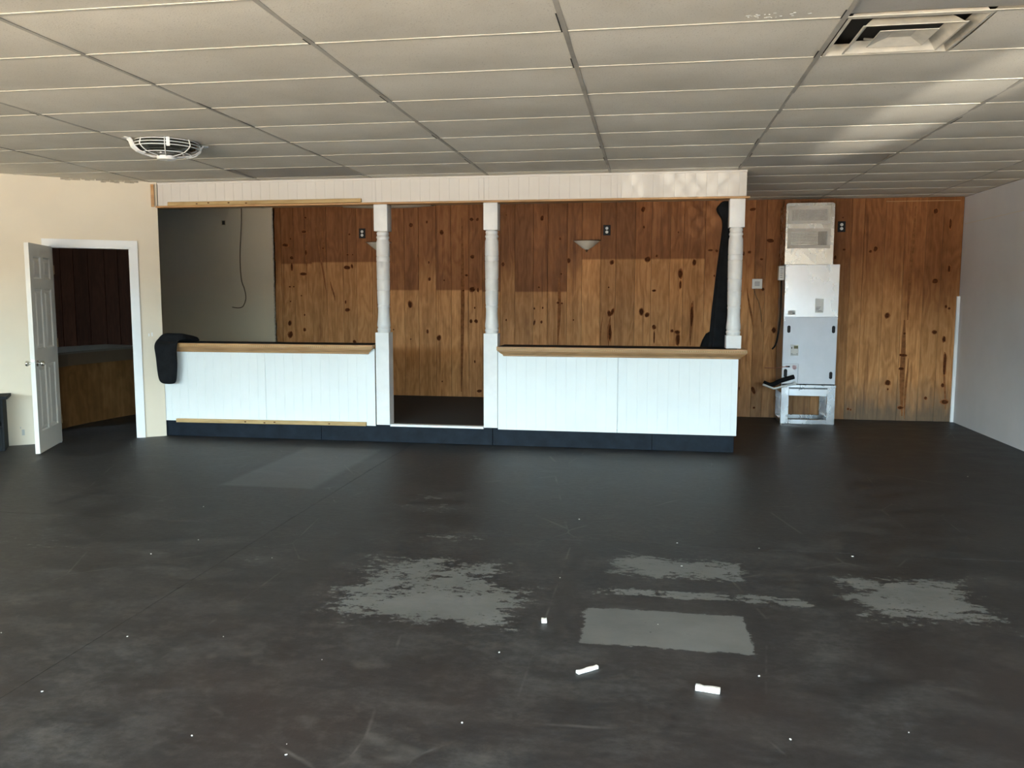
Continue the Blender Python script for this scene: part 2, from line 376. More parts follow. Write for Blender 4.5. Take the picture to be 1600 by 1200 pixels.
# diagonal wall with the doorway: solid pieces around the opening, one mesh
S0, S1, DH = 0.262, 1.020, 2.047
bm = BM(); T = -0.12
def dprism(bm, s0, s1, z0, z1, o0=T, o1=0.0, mi=0): return prism(bm, [dw(s0, o1), dw(s1, o1), dw(s1, o0), dw(s0, o0)], z0, z1, mi)
dprism(bm, -0.02, S0, 0, 2.85); dprism(bm, S1, DEND, 0, 2.85); dprism(bm, S0, S1, DH, 2.85)
wd = tag(obj('wall_diagonal', bm, M_cream), 'cream painted diagonal wall holding the open doorway', 'wall', kind='structure')
bm = dprism(BM(), S0-0.035, S0-0.003, 0.001, DH+0.004, 0.0, 0.0); bm.free()
cs = empty('trim_1', label='white painted casing around the doorway', cat='trim', kind='structure')
CW = 0.068
def casing(s0, s1, z0, z1):
    bm = BM(); dprism(bm, s0, s1, z0, z1, 0.0, 0.018); 
    return bm
obj('casing_side', casing(S0-CW, S0, 0, DH+0.0), M_white, cs)
obj('casing_side', casing(S1, S1+CW, 0, DH+0.0), M_white, cs)
obj('casing_head', casing(S0-CW, S1+CW, DH, DH+0.07), M_white, cs)
bm = BM(); dprism(bm, S0, S0+0.018, 0, DH, T-0.005, 0.004); dprism(bm, S1-0.018, S1, 0, DH, T-0.005, 0.004); dprism(bm, S0, S1, DH-0.018, DH, T-0.005, 0.004)
obj('door_jamb', bm, M_white, cs)
bm = BM(); dprism(bm, S0+0.018, S0+0.020, 0.93, 0.99, -0.06, -0.03); obj('strike_plate', bm, M_brass, cs)
# broken plaster line along the top of the diagonal wall
bm = BM()
for k in range(16):
    a = 0.16+0.045*k + random.uniform(-0.01, 0.01)
    dprism(bm, a, a+0.05, H-0.012-0.022*random.random(), H+0.01, 0.0, 0.0025+0.001*random.random())
obj('torn_plaster_edge', bm, plain('bare plaster', (0.36, 0.32, 0.25), 0.9, var=0.3, nsc=30), wd)
bm = BM(); dprism(bm, 1.335, 1.36, 0.10, 0.16, 0.0, 0.0015); dprism(bm, 1.365, 1.373, 0.17, 0.19, 0.0, 0.0015)
obj('wall_scuff', bm, plain('grey scuff', (0.45, 0.46, 0.44), 0.7), wd)
bm = BM(); dprism(bm, 0.080, 0.092, 1.10, 1.14, 0, 0.002); dprism(bm, 0.112, 0.122, 1.10, 1.13, 0, 0.002)
obj('filler_mark', bm, M_white, wd)

# partition between the bar and the side room
px0 = Vector((-5.32, 8.42)); px1 = Vector((-7.02, YB)); pd = (px1-px0).normalized(); pn = Vector((pd.y, -pd.x))
bm = prism(BM(), [(px0.x, px0.y), (px1.x, px1.y), (px1.x-pn.x*0.1, px1.y-pn.y*0.1), (px0.x-pn.x*0.1, px0.y-pn.y*0.1)], 0, 2.85)
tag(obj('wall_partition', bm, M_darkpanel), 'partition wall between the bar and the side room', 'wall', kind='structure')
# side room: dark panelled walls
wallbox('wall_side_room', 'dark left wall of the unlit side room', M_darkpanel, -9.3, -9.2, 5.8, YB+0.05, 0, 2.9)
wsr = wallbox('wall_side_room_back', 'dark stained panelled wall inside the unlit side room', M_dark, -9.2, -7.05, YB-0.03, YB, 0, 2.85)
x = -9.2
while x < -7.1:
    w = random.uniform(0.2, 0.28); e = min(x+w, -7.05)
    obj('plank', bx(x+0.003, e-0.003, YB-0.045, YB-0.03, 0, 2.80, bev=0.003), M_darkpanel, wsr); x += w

# rear (storefront) wall behind the camera, with its window openings
bm = BM()
edges = [XLEFT-0.1] + [v for w in WINS for v in w] + [XR+0.1]
for i in range(0, len(edges), 2): box(bm, edges[i], edges[i+1], REAR-0.12, REAR, 0, 2.9)
for a, b in WINS: box(bm, a, b, REAR-0.12, REAR, 0, WZ0); box(bm, a, b, REAR-0.12, REAR, WZ1, 2.9)
tag(obj('wall_rear', bm, M_cream), 'storefront wall behind the viewer', 'wall', kind='structure')
for i, (a, b) in enumerate(WINS):
    w = empty('window_%d' % (i+1), ((a+b)/2, REAR, 0), label='storefront window frame behind the viewer, number %d along' % (i+1), cat='window', kind='structure')
    bm = BM(); h = (b-a)/2
    for q in ((-h, -h+0.05, WZ0, WZ1), (h-0.05, h, WZ0, WZ1), (-h+0.05, h-0.05, WZ0, WZ0+0.05), (-h+0.05, h-0.05, WZ1-0.05, WZ1), (-0.025, 0.025, WZ0+0.05, WZ1-0.05)):
        box(bm, q[0], q[1], -0.09, -0.04, q[2], q[3])
    obj('window_frame', bm, M_chrome, w)

bm = BM()
a, b = WINS[2]; p_ = 0.050; k = 0
Wd, Hd = b-a, WZ1-WZ0
c = -Hd*0.75
while c < Wd+0.0:
    for sg in (1, -1):
        # line x = c + t*0.75, z = t (or mirrored), cut to the pane
        t0 = max(0, -c/0.75); t1 = min(Hd, (Wd-c)/0.75)
        if t1-t0 > 0.02:
            X0, X1 = c+t0*0.75, c+t1*0.75
            if sg < 0: X0, X1 = Wd-X0, Wd-X1
            tube(bm, [(a+X0, REAR+0.02+0.001*sg, WZ0+t0), (a+X1, REAR+0.02+0.001*sg, WZ0+t1)], 0.0055, 4)
    c += p_
gm = obj('security_mesh', bm, M_dark); tag(gm, 'expanded metal security mesh over a storefront pane behind the viewer', 'mesh', kind='stuff')
# pine planks of the back wall, every board its own piece
seams = [-5.158,-5.046,-4.861,-4.603,-4.389,-4.153,-3.959,-3.736,-3.499,-3.283,-3.085,-2.845,-2.635,-2.394,-2.211,-1.967,-1.768,-1.523,-1.332,-1.078,-0.884,-0.641,-0.444,-0.197,0.011,0.247,0.415,0.683,0.922,1.144,1.302,1.435,1.631,1.825,2.033,2.248,2.446,2.597,2.843,3.07,3.315,3.506,3.732]
# knots: x, z, width, height, lean ; streaks are long thin ones
FPX = 1304.65
def ray(px, py):
    return F + r1*((px-800)/FPX) + u1*((600-py)/FPX)
def onback(px, py):
    d = ray(px, py); t = (YB-0.02)/d.y; return d.x*t, EYE+d.z*t
PXM = 0.0086
knots_px = [(446,383,9,5,.5),(456,403,8,5,0),(456,417,3,12,0),(454,373,3,3,0),(475,362,7,5,0),(477,340,5,3,0),(474,428,10,4,0),(478,395,3,9,0),(505,388,3,3,0),(546,366,3,3,0),(543,398,4,3,0),(551,398,2,2,0),
 (542,418,10,5,.8),(550,416,3,6,-.3),(543,484,7,5,.6),(540,472,2,5,0),(454,523,7,10,.3),(453,505,5,7,.3),(476,515,4,5,0),(471,462,2,2,0),(476,492,2,3,0),(512,468,3,3,0),(554,534,5,5,-.5),(453,448,3,2,0),(459,448,3,2,0),(454,471,2,2,0),
 (642,352,6,7,0),(690,363,6,7,0),(737,343,6,5,0),(746,343,4,5,0),(738,401,6,6,0),(641,476,6,10,0),(653,400,4,6,0),(738,452,8,7,.5),(747,453,3,6,0),(724,454,3,3,0),(686,528,6,8,.3),(736,502,4,5,0),(744,502,5,5,0),(671,436,4,5,0),(694,438,2,3,0),(729,430,4,3,.5),(742,481,2,3,0),(668,518,3,6,0),(655,561,2,6,0),(742,565,2,4,0),(749,611,7,4,-.4),(733,613,4,3,0),(642,530,2,2,0),(615,515,2,2,0),(667,347,3,4,0),(691,596,2,2,0),(670,410,2,4,0),
 (847,341,5,7,.2),(875,373,3,5,0),(786,413,5,6,0),(889,407,5,7,0),(835,504,7,7,.4),(846,503,3,4,0),(835,482,4,3,0),(848,481,2,3,0),(872,473,4,3,0),(878,474,3,2,0),(842,449,3,3,0),(791,500,2,3,0),(896,500,2,2,0),(877,428,3,3,0),(791,336,2,2,0),
 (952,490,5,8,-.5),(957,487,4,9,.6),(953,520,4,22,0),(956,410,5,6,.4),(951,449,2,2,0),(1005,327,6,8,.2),(1006,355,3,4,0),(1012,405,8,7,.5),(1002,487,6,9,-.2),(1011,492,5,6,.5),(1022,511,5,6,-.3),(1022,527,2,18,0),(1063,428,6,12,0),(1063,445,3,10,0),(1085,410,5,8,0),(1060,363,2,3,0),(1026,400,3,4,0),(1050,517,4,4,0),(1058,519,7,5,0),(1059,531,5,16,0),(1110,391,7,3,0),(1120,392,4,4,0),(1081,494,4,30,0),(1022,454,5,3,0),(1116,431,2,3,0),
 (1162,396,5,6,0),(1171,394,5,4,0),(1204,376,14,5,.5),(1190,405,4,3,0),(1192,452,4,4,0),(1209,516,5,7,0),(1177,610,5,10,-.8),(1155,607,4,5,0),(1154,522,4,4,0),(1176,327,8,4,-.5),(1178,637,3,3,0),
 (1319,390,4,3,0),(1360,393,4,4,0),(1368,389,5,7,.3),(1386,493,6,7,0),(1387,598,7,7,0),(1387,608,2,3,0),(1413,521,3,3,0),(1411,555,10,4,.3),(1408,576,10,4,.6),(1407,637,7,4,.4),(1462,330,6,7,0),(1461,439,7,7,0),(1460,519,6,5,0),(1478,479,3,4,0),(1483,482,3,3,0),(1476,570,4,30,0),(1473,602,4,5,0),(1476,628,9,6,-.4),(1446,622,4,4,0),(1325,639,3,3,0),(1329,640,2,3,0),(1483,420,4,10,0),(1475,530,4,8,0),(1317,340,2,2,0),(1305,402,5,6,0),(1265,624,4,9,-.3),(1485,350,3,14,0)]
streaks_px = [(491,335,524,535,3),(500,330,517,460,3),(517,440,523,470,3),(941,495,938,540,2),(722,340,722,612,6),(874,430,872,540,5),(1430,322,1418,500,5),(1412,500,1409,650,7),(1476,550,1476,640,3),(1082,470,1079,540,4),(480,340,479,430,3),
 (1160,330,1152,520,2),(1168,450,1177,520,3),(953,495,950,540,4),(1418,560,1413,655,3)]
def disc(bm, cx, cz, w, h, lean, y, mi, seg=10):
    vs = []
    for i in range(seg):
        a = 2*PI*i/seg; k = 1+random.uniform(-.16, .16)
        X = w*math.cos(a)*k; Z = h*math.sin(a)*k
        vs.append(bm.verts.new((cx+X+Z*lean, y, cz+Z-X*lean*0.5)))
    bm.faces.new(vs).material_index = mi
unf_shade = {}
for i in range(3, 8): unf_shade[i] = 2.00
unf_shade[8] = 1.62; unf_shade[9] = 1.62
for i in range(1, 3): unf_shade[i] = 1.98
for i in (11, 12, 13): unf_shade[i] = 1.62
for i in range(14, 20): unf_shade[i] = 1.60
for i in range(20, 27): unf_shade[i] = 2.02
del unf_shade[15]; del unf_shade[19]
for i in (39, 40, 41): unf_shade[i] = 1.45
for i, (a, b) in enumerate(zip(seams[:-1], seams[1:])):
    bm = BM(); dy = random.choice((0, 0.002, 0.004))
    y0 = YB-0.02-dy
    box(bm, a+0.001, b-0.001, y0, YB+0.03, 0, 2.80, bev=0.003)
    for kx, kz, w, h, ln in knots_px:
        X, Z = onback(kx, kz)
        if a+0.006 < X < b-0.006:
            hw = min(w*PXM*0.5, X-a-0.005, b-X-0.005)
            disc(bm, X, Z, min(hw*1.35, X-a-0.004, b-X-0.004), h*PXM*0.66, ln*0.4, y0-0.0006, 2)
            disc(bm, X, Z, hw, h*PXM*0.5, ln*0.5, y0-0.0012, 1)
    for x0, z0, x1, z1, w in streaks_px:
        A = onback(x0, z0); B = onback(x1, z1); m = ((A[0]+B[0])/2)
        if a < m < b:
            n_ = 8; L = []; R_ = []
            for q in range(n_+1):
                t = q/n_; X = A[0]*(1-t)+B[0]*t + 0.008*math.sin(5*t+i); Z = A[1]*(1-t)+B[1]*t
                hw = w*PXM*0.5*math.sin(PI*(0.08+0.84*t))
                c = lambda v: max(a+0.005, min(b-0.005, v))
                L.append(bm.verts.new((c(X-hw), y0-0.0004, Z))); R_.append(bm.verts.new((c(X+hw)+0.0001, y0-0.0004, Z)))
            for q in range(n_): bm.faces.new((L[q], R_[q], R_[q+1], L[q+1])).material_index = 3
    p = obj('plank', bm, [M_pine, M_knot, M_knot_soft, M_streak], wb_)
    p['unfaded_shade_above'] = float(unf_shade.get(i, 1.75 if i > 26 else 1.9)); p['fade_shade_softness'] = 0.9 if i >= 27 else (0.01 if i in unf_shade and unf_shade[i] > 0 else 0.5); p['damp'] = 1.0 if i >= 36 else (0.5 if i > 28 else 0.0)  # right boards: lighting gradient painted in, darker towards the top
# torn edge where the planks meet the grey wall
bm = BM(); z = 0.2
while z < 2.7:
    h = random.uniform(0.05, 0.16); w = random.uniform(0.0, 0.022); box(bm, -5.175+w*0.3, -5.150+w, YB-0.024, YB-0.008, z, z+h); z += h
obj('torn_edge', bm, plain('torn plaster edge', (0.42, 0.36, 0.28), 0.9, var=0.4, nsc=30), wb_)
obj('top_gap', bx(XR-0.9, XR-0.05, YB-0.03, YB-0.021, 2.70, 2.708), M_trimpine, wb_)

# ------------------------------------------------------------------ ceiling
ce = tag(obj('ceiling', bx(-9.3, XR+0.1, REAR-0.1, YB+0.1, 2.84, 2.90), M_dark), 'suspended ceiling of sagging speckled tiles in a metal grid', 'ceiling', kind='structure')
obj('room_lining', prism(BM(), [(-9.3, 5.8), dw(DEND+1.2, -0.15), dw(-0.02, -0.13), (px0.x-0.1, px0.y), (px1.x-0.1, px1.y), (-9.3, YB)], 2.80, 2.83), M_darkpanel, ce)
GX, GY, TW, TD = -2.844, 3.964, 1.2192, 0.6096
xl = [XLEFT-0.02] + [GX+TW*i for i in range(-3, 6)] + [XR]
yl = [REAR] + [GY+TD*j for j in range(-11, 12)] + [YB-0.03]
def indiag(x, y): return (x-C0.x)*N.x + (y-C0.y)*N.y     # > 0 in front of the diagonal wall
def tilemesh(x0, x1, y0, y1, sag, tilt=0.0, lift=0.0, ph=0.0):
    bm = BM(); nx, ny = 8, 8; g = []
    for i in range(nx+1):
        row = []
        for j in range(ny+1):
            u, v = i/nx, j/ny
            z = H+0.004 + lift - sag*(1-(2*v-1)**2)*(0.55+0.45*(1-(2*u-1)**2)) + tilt*(1-v) + 0.0012*math.sin(9*u+ph)
            row.append(bm.verts.new((x0+(x1-x0)*u, y0+(y1-y0)*v, z)))
        g.append(row)
    for i in range(nx):
        for j in range(ny): bm.faces.new((g[i][j], g[i][j+1], g[i+1][j+1], g[i+1][j])).smooth = True
    top = [g[0][0], g[0][ny], g[nx][ny], g[nx][0]]
    tv = [bm.verts.new((v.co.x, v.co.y, v.co.z+0.016)) for v in top]
    bm.faces.new(tv)
    for a in range(4):
        pass
    return bm
cnt = 0
for i in range(len(xl)-1):
    for j in range(len(yl)-1):
        x0, x1, y0, y1 = xl[i], xl[i+1], yl[j], yl[j+1]
        if x1-x0 < 0.05 or y1-y0 < 0.05: continue
        if all(indiag(a, b) < -0.05 for a in (x0, x1) for b in (y0, y1)) and x1 < -5.3 and not (x1 > -6.7 and y0 > 8.6): continue
        cxm, cym = (x0+x1)/2, (y0+y1)/2
        m = M_tile; sag = random.uniform(0.004, 0.007); tilt = lift = 0.0
        if cxm > 0.9: sag = random.uniform(0.008, 0.013)
        g = 0.004
        xe = x1-g
        if abs(cxm-(GX-TW/2)) < 0.1 and abs(cym-(GY+TD*6.5)) < 0.1: m = M_tile_dark; tilt = 0.03; lift = 0.005        # displaced tile, left
        if abs(cxm-(GX+TW*3.5)) < 0.1 and abs(cym-(GY+TD*6.5)) < 0.1: m = M_tile_dark; tilt = 0.035; sag = 0.012       # displaced tile, right
        if abs(cxm-(GX+TW*3.5)) < 0.1 and abs(cym-(GY-TD*0.5)) < 0.1: tilt = 0.0; lift = 0.012; m = M_tile_dark
        if abs(cxm-(GX-TW*0.5)) < 0.1 and cym > 10.2 and cym < 11: sag = 0.05
        vent = abs(cxm-(GX+TW*3.5)) < 0.1 and abs(cym-(GY+TD*0.5)) < 0.1
        if vent: x0 = x0+0.62
        bm = tilemesh(x0+g, xe, y0+g, y1-g, sag, tilt, lift, random.uniform(0, 6))
        obj('ceiling_tile', bm, m, ce); cnt += 1
for i, x in enumerate(xl[1:-1]):
    bm = bx(x-0.012, x+0.012, REAR, YB-0.03, H-0.001, H+0.003)
    box(bm, x-0.001, x+0.001, REAR, YB-0.03, H+0.003, H+0.035)
    obj('main_runner', bm, M_runner_d, ce)
for j, y in enumerate(yl[1:-1]):
    xa = XLEFT if y < 6.8 else (C0.x - (C0.y-y)/0.567*0.8237 if y < 8.36 else (-5.3-(y-8.42)*0.65))
    obj('cross_runner', bx(xa, XR, y-0.009, y+0.009, H-0.0007, H+0.003), M_runner, ce)
obj('wall_angle', bx(XR-0.022, XR, REAR, YB-0.03, H-0.002, H+0.002), M_runner_d, ce)
# dark strips laid as the shadow of tile edges beside the main runners
bm = BM()
for x in (GX+TW*k for k in range(-1, 5)):
    for j in range(7, 24):
        if j < len(yl)-1 and random.random() < 0.55:
            y = yl[j]; s = random.choice((-1, 1)); L = random.uniform(0.08, 0.28)
            box(bm, x+0.0125 if s > 0 else x-0.0185, x+0.0185 if s > 0 else x-0.0125, y-L, y, H-0.0022, H-0.0010)
tag(obj('tile_gap_shade', bm, M_dark, ce), kind='stuff')
# peeled tape marks on the tile near the top
bm = BM()
for k in range(26):
    a = 0.38+random.uniform(0, 0.30)*(1 if k % 2 else 0.5); b = GY-0.10+random.uniform(-0.03, 0.03)
    box(bm, a, a+random.uniform(0.004, 0.014), b, b+0.004, H-0.006, H-0.005)
tag(obj('tape_residue', bm, M_white, ce), kind='stuff')

# square air diffuser in the ceiling
vt = empty('air_diffuser', (GX+TW*3+0.02+0.298, GY+0.305, H), label='square dusty metal air diffuser set in the ceiling grid', cat='vent')
def pyr_ring(bm, ro, zo, ri, zi, cy=0):
    o_ = [bm.verts.new((sx*ro, sy*ro, zo)) for sx, sy in ((-1, -1), (1, -1), (1, 1), (-1, 1))]
    i_ = [bm.verts.new((sx*ri, sy*ri, zi)) for sx, sy in ((-1, -1), (1, -1), (1, 1), (-1, 1))]
    o2 = [bm.verts.new((v.co.x, v.co.y, v.co.z+0.003)) for v in o_]; i2 = [bm.verts.new((v.co.x, v.co.y, v.co.z+0.003)) for v in i_]
    for k in range(4):
        q = (k+1) % 4
        bm.faces.new((o_[k], o_[q], i_[q], i_[k])); bm.faces.new((o2[k], i2[k], i2[q], o2[q])); bm.faces.new((o_[k], o2[k], o2[q], o_[q])); bm.faces.new((i_[k], i_[q], i2[q], i2[k]))
    return bm
bm = BM(); pyr_ring(bm, 0.298, 0.0, 0.284, -0.001); pyr_ring(bm, 0.284, -0.001, 0.262, 0.045); obj('outer_frame', bm, M_vent, vt)
bm = BM(); pyr_ring(bm, 0.218, -0.014, 0.210, -0.014); pyr_ring(bm, 0.210, -0.014, 0.168, 0.030); obj('louver_ring', bm, M_vent, vt)
bm = BM(); pyr_ring(bm, 0.125, -0.012, 0.05, 0.012); box(bm, -0.052, 0.052, -0.052, 0.052, 0.010, 0.014); obj('centre_plate', bm, M_vent, vt)
obj('duct_throat', pyr_ring(BM(), 0.27, 0.075, 0.001, 0.078), M_dark, vt)
bm = BM()
for s in (-1, 1): tube(bm, [(0.03*s, 0.10, 0.01), (0.12*s, 0.20, 0.05)], 0.006, 5)
obj('brace', bm, M_vent, vt)

# ------------------------------------------------------------------ the bar
def beadboard(bm, x0, x1, z0, z1, y, depth=0.012, pitch=0.1016, ph=0.0, gw=0.005, gd=0.003):
    xs_ = [(x0, 0)]; k = math.ceil((x0-ph)/pitch)
    while ph+k*pitch < x1-0.015:
        c = ph+k*pitch
        if c > x0+0.015: xs_ += [(c-gw/2, 0), (c-gw/4, gd), (c+gw/4, gd), (c+gw/2, 0)]
        k += 1
    xs_.append((x1, 0))
    fr = [[bm.verts.new((x, y+d, z)) for x, d in xs_] for z in (z0, z1)]
    bk = [[bm.verts.new((x, y+depth, z)) for x in (x0, x1)] for z in (z0, z1)]
    for i in range(len(xs_)-1): bm.faces.new((fr[0][i], fr[0][i+1], fr[1][i+1], fr[1][i]))
    bm.faces.new((bk[0][1], bk[0][0], bk[1][0], bk[1][1]))
    bm.faces.new((fr[0][0], fr[1][0], bk[1][0], bk[0][0])); bm.faces.new((fr[0][-1], bk[0][1], bk[1][1], fr[1][-1]))
    bm.faces.new([bk[0][0], bk[0][1]] + fr[0][::-1]); bm.faces.new([bk[1][1], bk[1][0]] + fr[1])
    return bm
PZ = 0.185
plat = empty('bar_platform', (-2.2, 9.7, 0), label='low raised platform with black carpet and navy painted front boards', cat='platform')
def PP(name, bm, m, par, **k):
    o = obj(name, bm, m, par, **k); o.matrix_parent_inverse = Matrix.Translation(-Vector(par.location)); return o
bm = prism(BM(), [(-5.21, YF+0.045), (-5.30, YF+0.20), (0.835, YF+0.045), (0.835, YB-0.03), (px1.x+0.02, YB-0.03)], 0.001, PZ)
PP('deck', bm, M_carpet, plat)['label'] = 'black carpeted deck'
for a, b in ((-5.29, -3.45), (-3.446, -1.583), (-1.577, 0.045), (0.049, 0.845)):
    PP('front_board', bx(a, b, YF+0.022, YF+0.044, 0.002, PZ-0.008, bev=0.002), M_navy, plat)
PP('threshold', bx(-2.673, -1.672, YF-0.006, YF+0.07, PZ-0.012, PZ+0.012, bev=0.003), M_white, plat)['label'] = 'white threshold strip'

def crown(x0, x1, yb, ztop, zbot, proj, ml=1, mr=1):
    # profile (projection forward, z), the ends mitred back
    prof = [(0.012, zbot), (0.018, zbot+0.006), (0.018, zbot+0.014), (0.026, zbot+0.020), (0.045, zbot+0.034), (0.060, zbot+0.050), (proj-0.006, zbot+0.054), (proj-0.006, zbot+0.060), (proj, zbot+0.064), (proj, ztop)]
    bm = BM(); L = []; R_ = []
    for p, z in prof:
        L.append(bm.verts.new((x0-p*ml, yb-p, z))); R_.append(bm.verts.new((x1+p*mr, yb-p, z)))
    L.append(bm.verts.new((x0-proj*ml, yb, ztop))); R_.append(bm.verts.new((x1+proj*mr, yb, ztop)))
    L.append(bm.verts.new((x0, yb, zbot))); R_.append(bm.verts.new((x1, yb, zbot)))
    n_ = len(L)
    for i in range(n_-1): bm.faces.new((L[i], R_[i], R_[i+1], L[i+1]))
    bm.faces.new((L[-1], R_[-1], R_[0], L[0]))
    bm.faces.new(L[::-1]); bm.faces.new(R_)
    return bm
def counter(name, label, x0, x1, panels, mitre, ph):
    t = empty(name, ((x0+x1)/2, YF, 0), label=label, cat='counter')
    for a, b in panels:
        PP('front_panel', beadboard(BM(), a+0.0015, b-0.0015, PZ-0.012, 0.99, YF, ph=ph), M_board, t)
    PP('back_panel', bx(x0+0.01, x1-0.004, YF+0.118, YF+0.13, PZ+0.002, 0.93), M_board, t)
    bm = BM()
    k = x0+0.012
    for f in range(7):
        xx = x0+0.012+(x1-x0-0.07)*f/6; box(bm, xx, xx+0.038, YF+0.014, YF+0.116, PZ+0.002, 0.988)
    PP('stud', bm, M_lumber, t)
    a, b = (x0 if mitre[0] else x0), (x1 if mitre[1] else x1)
    c0 = x0+(0.075 if mitre[0] == 2 else 0); c1 = x1-(0.075 if mitre[1] == 2 else 0)
    PP('crown_moulding', crown(c0, c1, YF-0.001, 1.012, 0.932, 0.075, 1 if mitre[0] else 0, 1 if mitre[1] else 0), M_trimpine, t)
    bm = BM(); x = x0-(0.07 if mitre[0] == 1 else 0)+0.004; xe = x1+(0.07 if mitre[1] == 1 else 0)
    while x < xe-0.008: box(bm, x, x+0.011, YF-0.0805, YF-0.0755, 1.000, 1.012); x += 0.022
    PP('dentil_strip', bm, M_lumber, t)['label'] = 'row of tiny pale dentils'
    PP('counter_top', bx(x0-(0.07 if mitre[0] == 1 else 0), x1+(0.07 if mitre[1] == 1 else 0), YF-0.079, YF+0.30, 1.0125, 1.030, bev=0.003), M_trimpine, t)
    PP('top_mat', bx(x0+0.02, x1-0.02, YF-0.055, YF+0.29, 1.0303, 1.0335), M_blackw, t)
    return t
counter('bar_counter', 'white beadboard bar counter on the left, with the black garment on its end', -5.285, -2.832, ((-5.285, -4.06), (-4.06, -2.832)), (0, 2), 0.02)
counter('bar_counter', 'white beadboard bar counter on the right, below the wall sconce', -1.522, 0.866, ((-1.522, -0.302), (-0.302, 0.866)), (2, 1), -0.006)
PPc = COL.objects

# header (soffit) over the bar
hd = empty('bar_header', (-2.17, YF, 2.48), label='cream beadboard header with pine edge spanning above the whole bar', cat='header')
for a, b in ((-5.232, -2.796), (-2.796, -1.665), (-1.665, -0.332), (-0.332, 0.894)):
    PP('header_panel', beadboard(BM(), a+0.001, b-0.001, 2.494, 2.7415, YF, ph=0.012, gw=0.004, gd=0.0015), M_header, hd)
PP('top_moulding', bx(-5.232, 0.897, YF-0.008, YF, 2.722, 2.7415, bev=0.002), M_header, hd)
PP('edge_moulding', bx(-5.25, 0.925, YF-0.026, YF+0.10, 2.474, 2.494, bev=0.004), M_trimpine, hd)['label'] = 'thin varnished pine edge'
PP('header_back', bx(-5.25, 0.894, YF+0.085, YF+0.10, 2.495, 2.7415), M_header, hd)
PP('end_cap', bx(0.882, 0.894, YF+0.013, YF+0.084, 2.495, 2.7415), M_header, hd)
hs = tag(obj('pine_strip', bx(-0.016, 0.016, -0.012, 0.012, 0, 0.235, bev=0.002), M_trimpine, loc=(-5.262, YF-0.048, 2.482)), 'short upright pine strip at the left end of the header', 'trim')
hs.rotation_euler = (0, 0, math.atan2(0.567, 0.8237))
def lumber(name, x0, x1, z0, z1, dep, tilt, y, label):
    L = x1-x0; bm = bx(-L/2, L/2, -dep, 0, 0, z1-z0, bev=0.003)
    for k in range(4):
        disc(bm, random.uniform(-L*0.45, L*0.45), (z1-z0)*random.uniform(0.3, 0.6), 0.012, 0.006, 0, -dep-0.0006, 1)
    o = obj(name, bm, [M_lumber, M_knot], loc=((x0+x1)/2, y, z0)); o.rotation_euler = (0, -tilt, 0)
    return tag(o, label, 'lumber')
lumber('wood_batten', -5.10, -2.945, 2.4945, 2.533, 0.036, 0.002, YF-0.0005, 'raw wood batten fixed along the bottom of the header, left part')
lumber('wood_batten', -5.10, -2.93, 0.166, 0.206, 0.034, 0.007, YF-0.0015, 'raw wood batten along the foot of the left bar counter')

# turned posts
def post(cx, front, label, zlow):
    h = 0.0725; t = empty('turned_post', (cx, front+h, zlow), label=label, cat='post')
    y0, y1 = front, front+2*h
    bm = bx(cx-h, cx+h, y0, y1, 2.205, 2.474, bev=0.003)
    PP('upper_block', bm, M_postw, t)
    prof = [(2.207, 0.052), (2.195, 0.060), (2.188, 0.0635), (2.178, 0.064), (2.170, 0.0595), (2.160, 0.0595), (2.150, 0.066), (2.138, 0.0675), (2.128, 0.061), (2.118, 0.0605), (2.105, 0.065), (2.09, 0.068), (2.00, 0.070), (1.955, 0.070), (1.952, 0.0675), (1.945, 0.0675), (1.942, 0.070), (1.90, 0.0695), (1.897, 0.067), (1.89, 0.067), (1.887, 0.0695), (1.72, 0.068), (1.715, 0.0655), (1.708, 0.0655), (1.705, 0.068), (1.60, 0.0665), (1.597, 0.064), (1.59, 0.064), (1.587, 0.0665), (1.46, 0.064), (1.452, 0.061), (1.442, 0.061), (1.438, 0.064), (1.425, 0.064), (1.415, 0.060), (1.36, 0.0605), (1.30, 0.064), (1.25, 0.069), (1.225, 0.0695), (1.215, 0.065), (1.205, 0.065), (1.198, 0.070), (1.185, 0.070), (1.178, 0.066), (1.165, 0.0665), (1.155, 0.060)]
    PP('turned_shaft', lathe(BM(), prof[::-1], cx, front+h, 32), M_postw, t, smooth=False)
    autosmooth(t.children[-1], 50) if t.children else None
    PP('lower_block', bx(cx-h, cx+h, y0, y1, zlow, 1.16, bev=0.003), M_postw, t)
    return t
p1 = post(-2.748, YF-0.006, 'white turned post at the left side of the bar opening', PZ+0.002)
p2 = post(-1.597, YF-0.006, 'white turned post at the right side of the bar opening', PZ+0.002)
p3 = post(0.815, YF+0.010, 'white turned post standing at the right end of the bar', 1.0345)
for o in bpy.data.objects:
    if o.name.startswith('turned_shaft'): autosmooth(o, 50)

# ------------------------------------------------------------------ doors
hx, hy = -6.075, 7.80
fe = Vector((-5.797, 7.127)); hg = Vector((hx, hy)); dv = (hg-fe); DWid = dv.length; dv.normalize()
dr = empty('door_1', (fe.x, fe.y, 0), math.atan2(dv.y, dv.x), label='white six-panel door standing open into the room', cat='door', kind='structure')
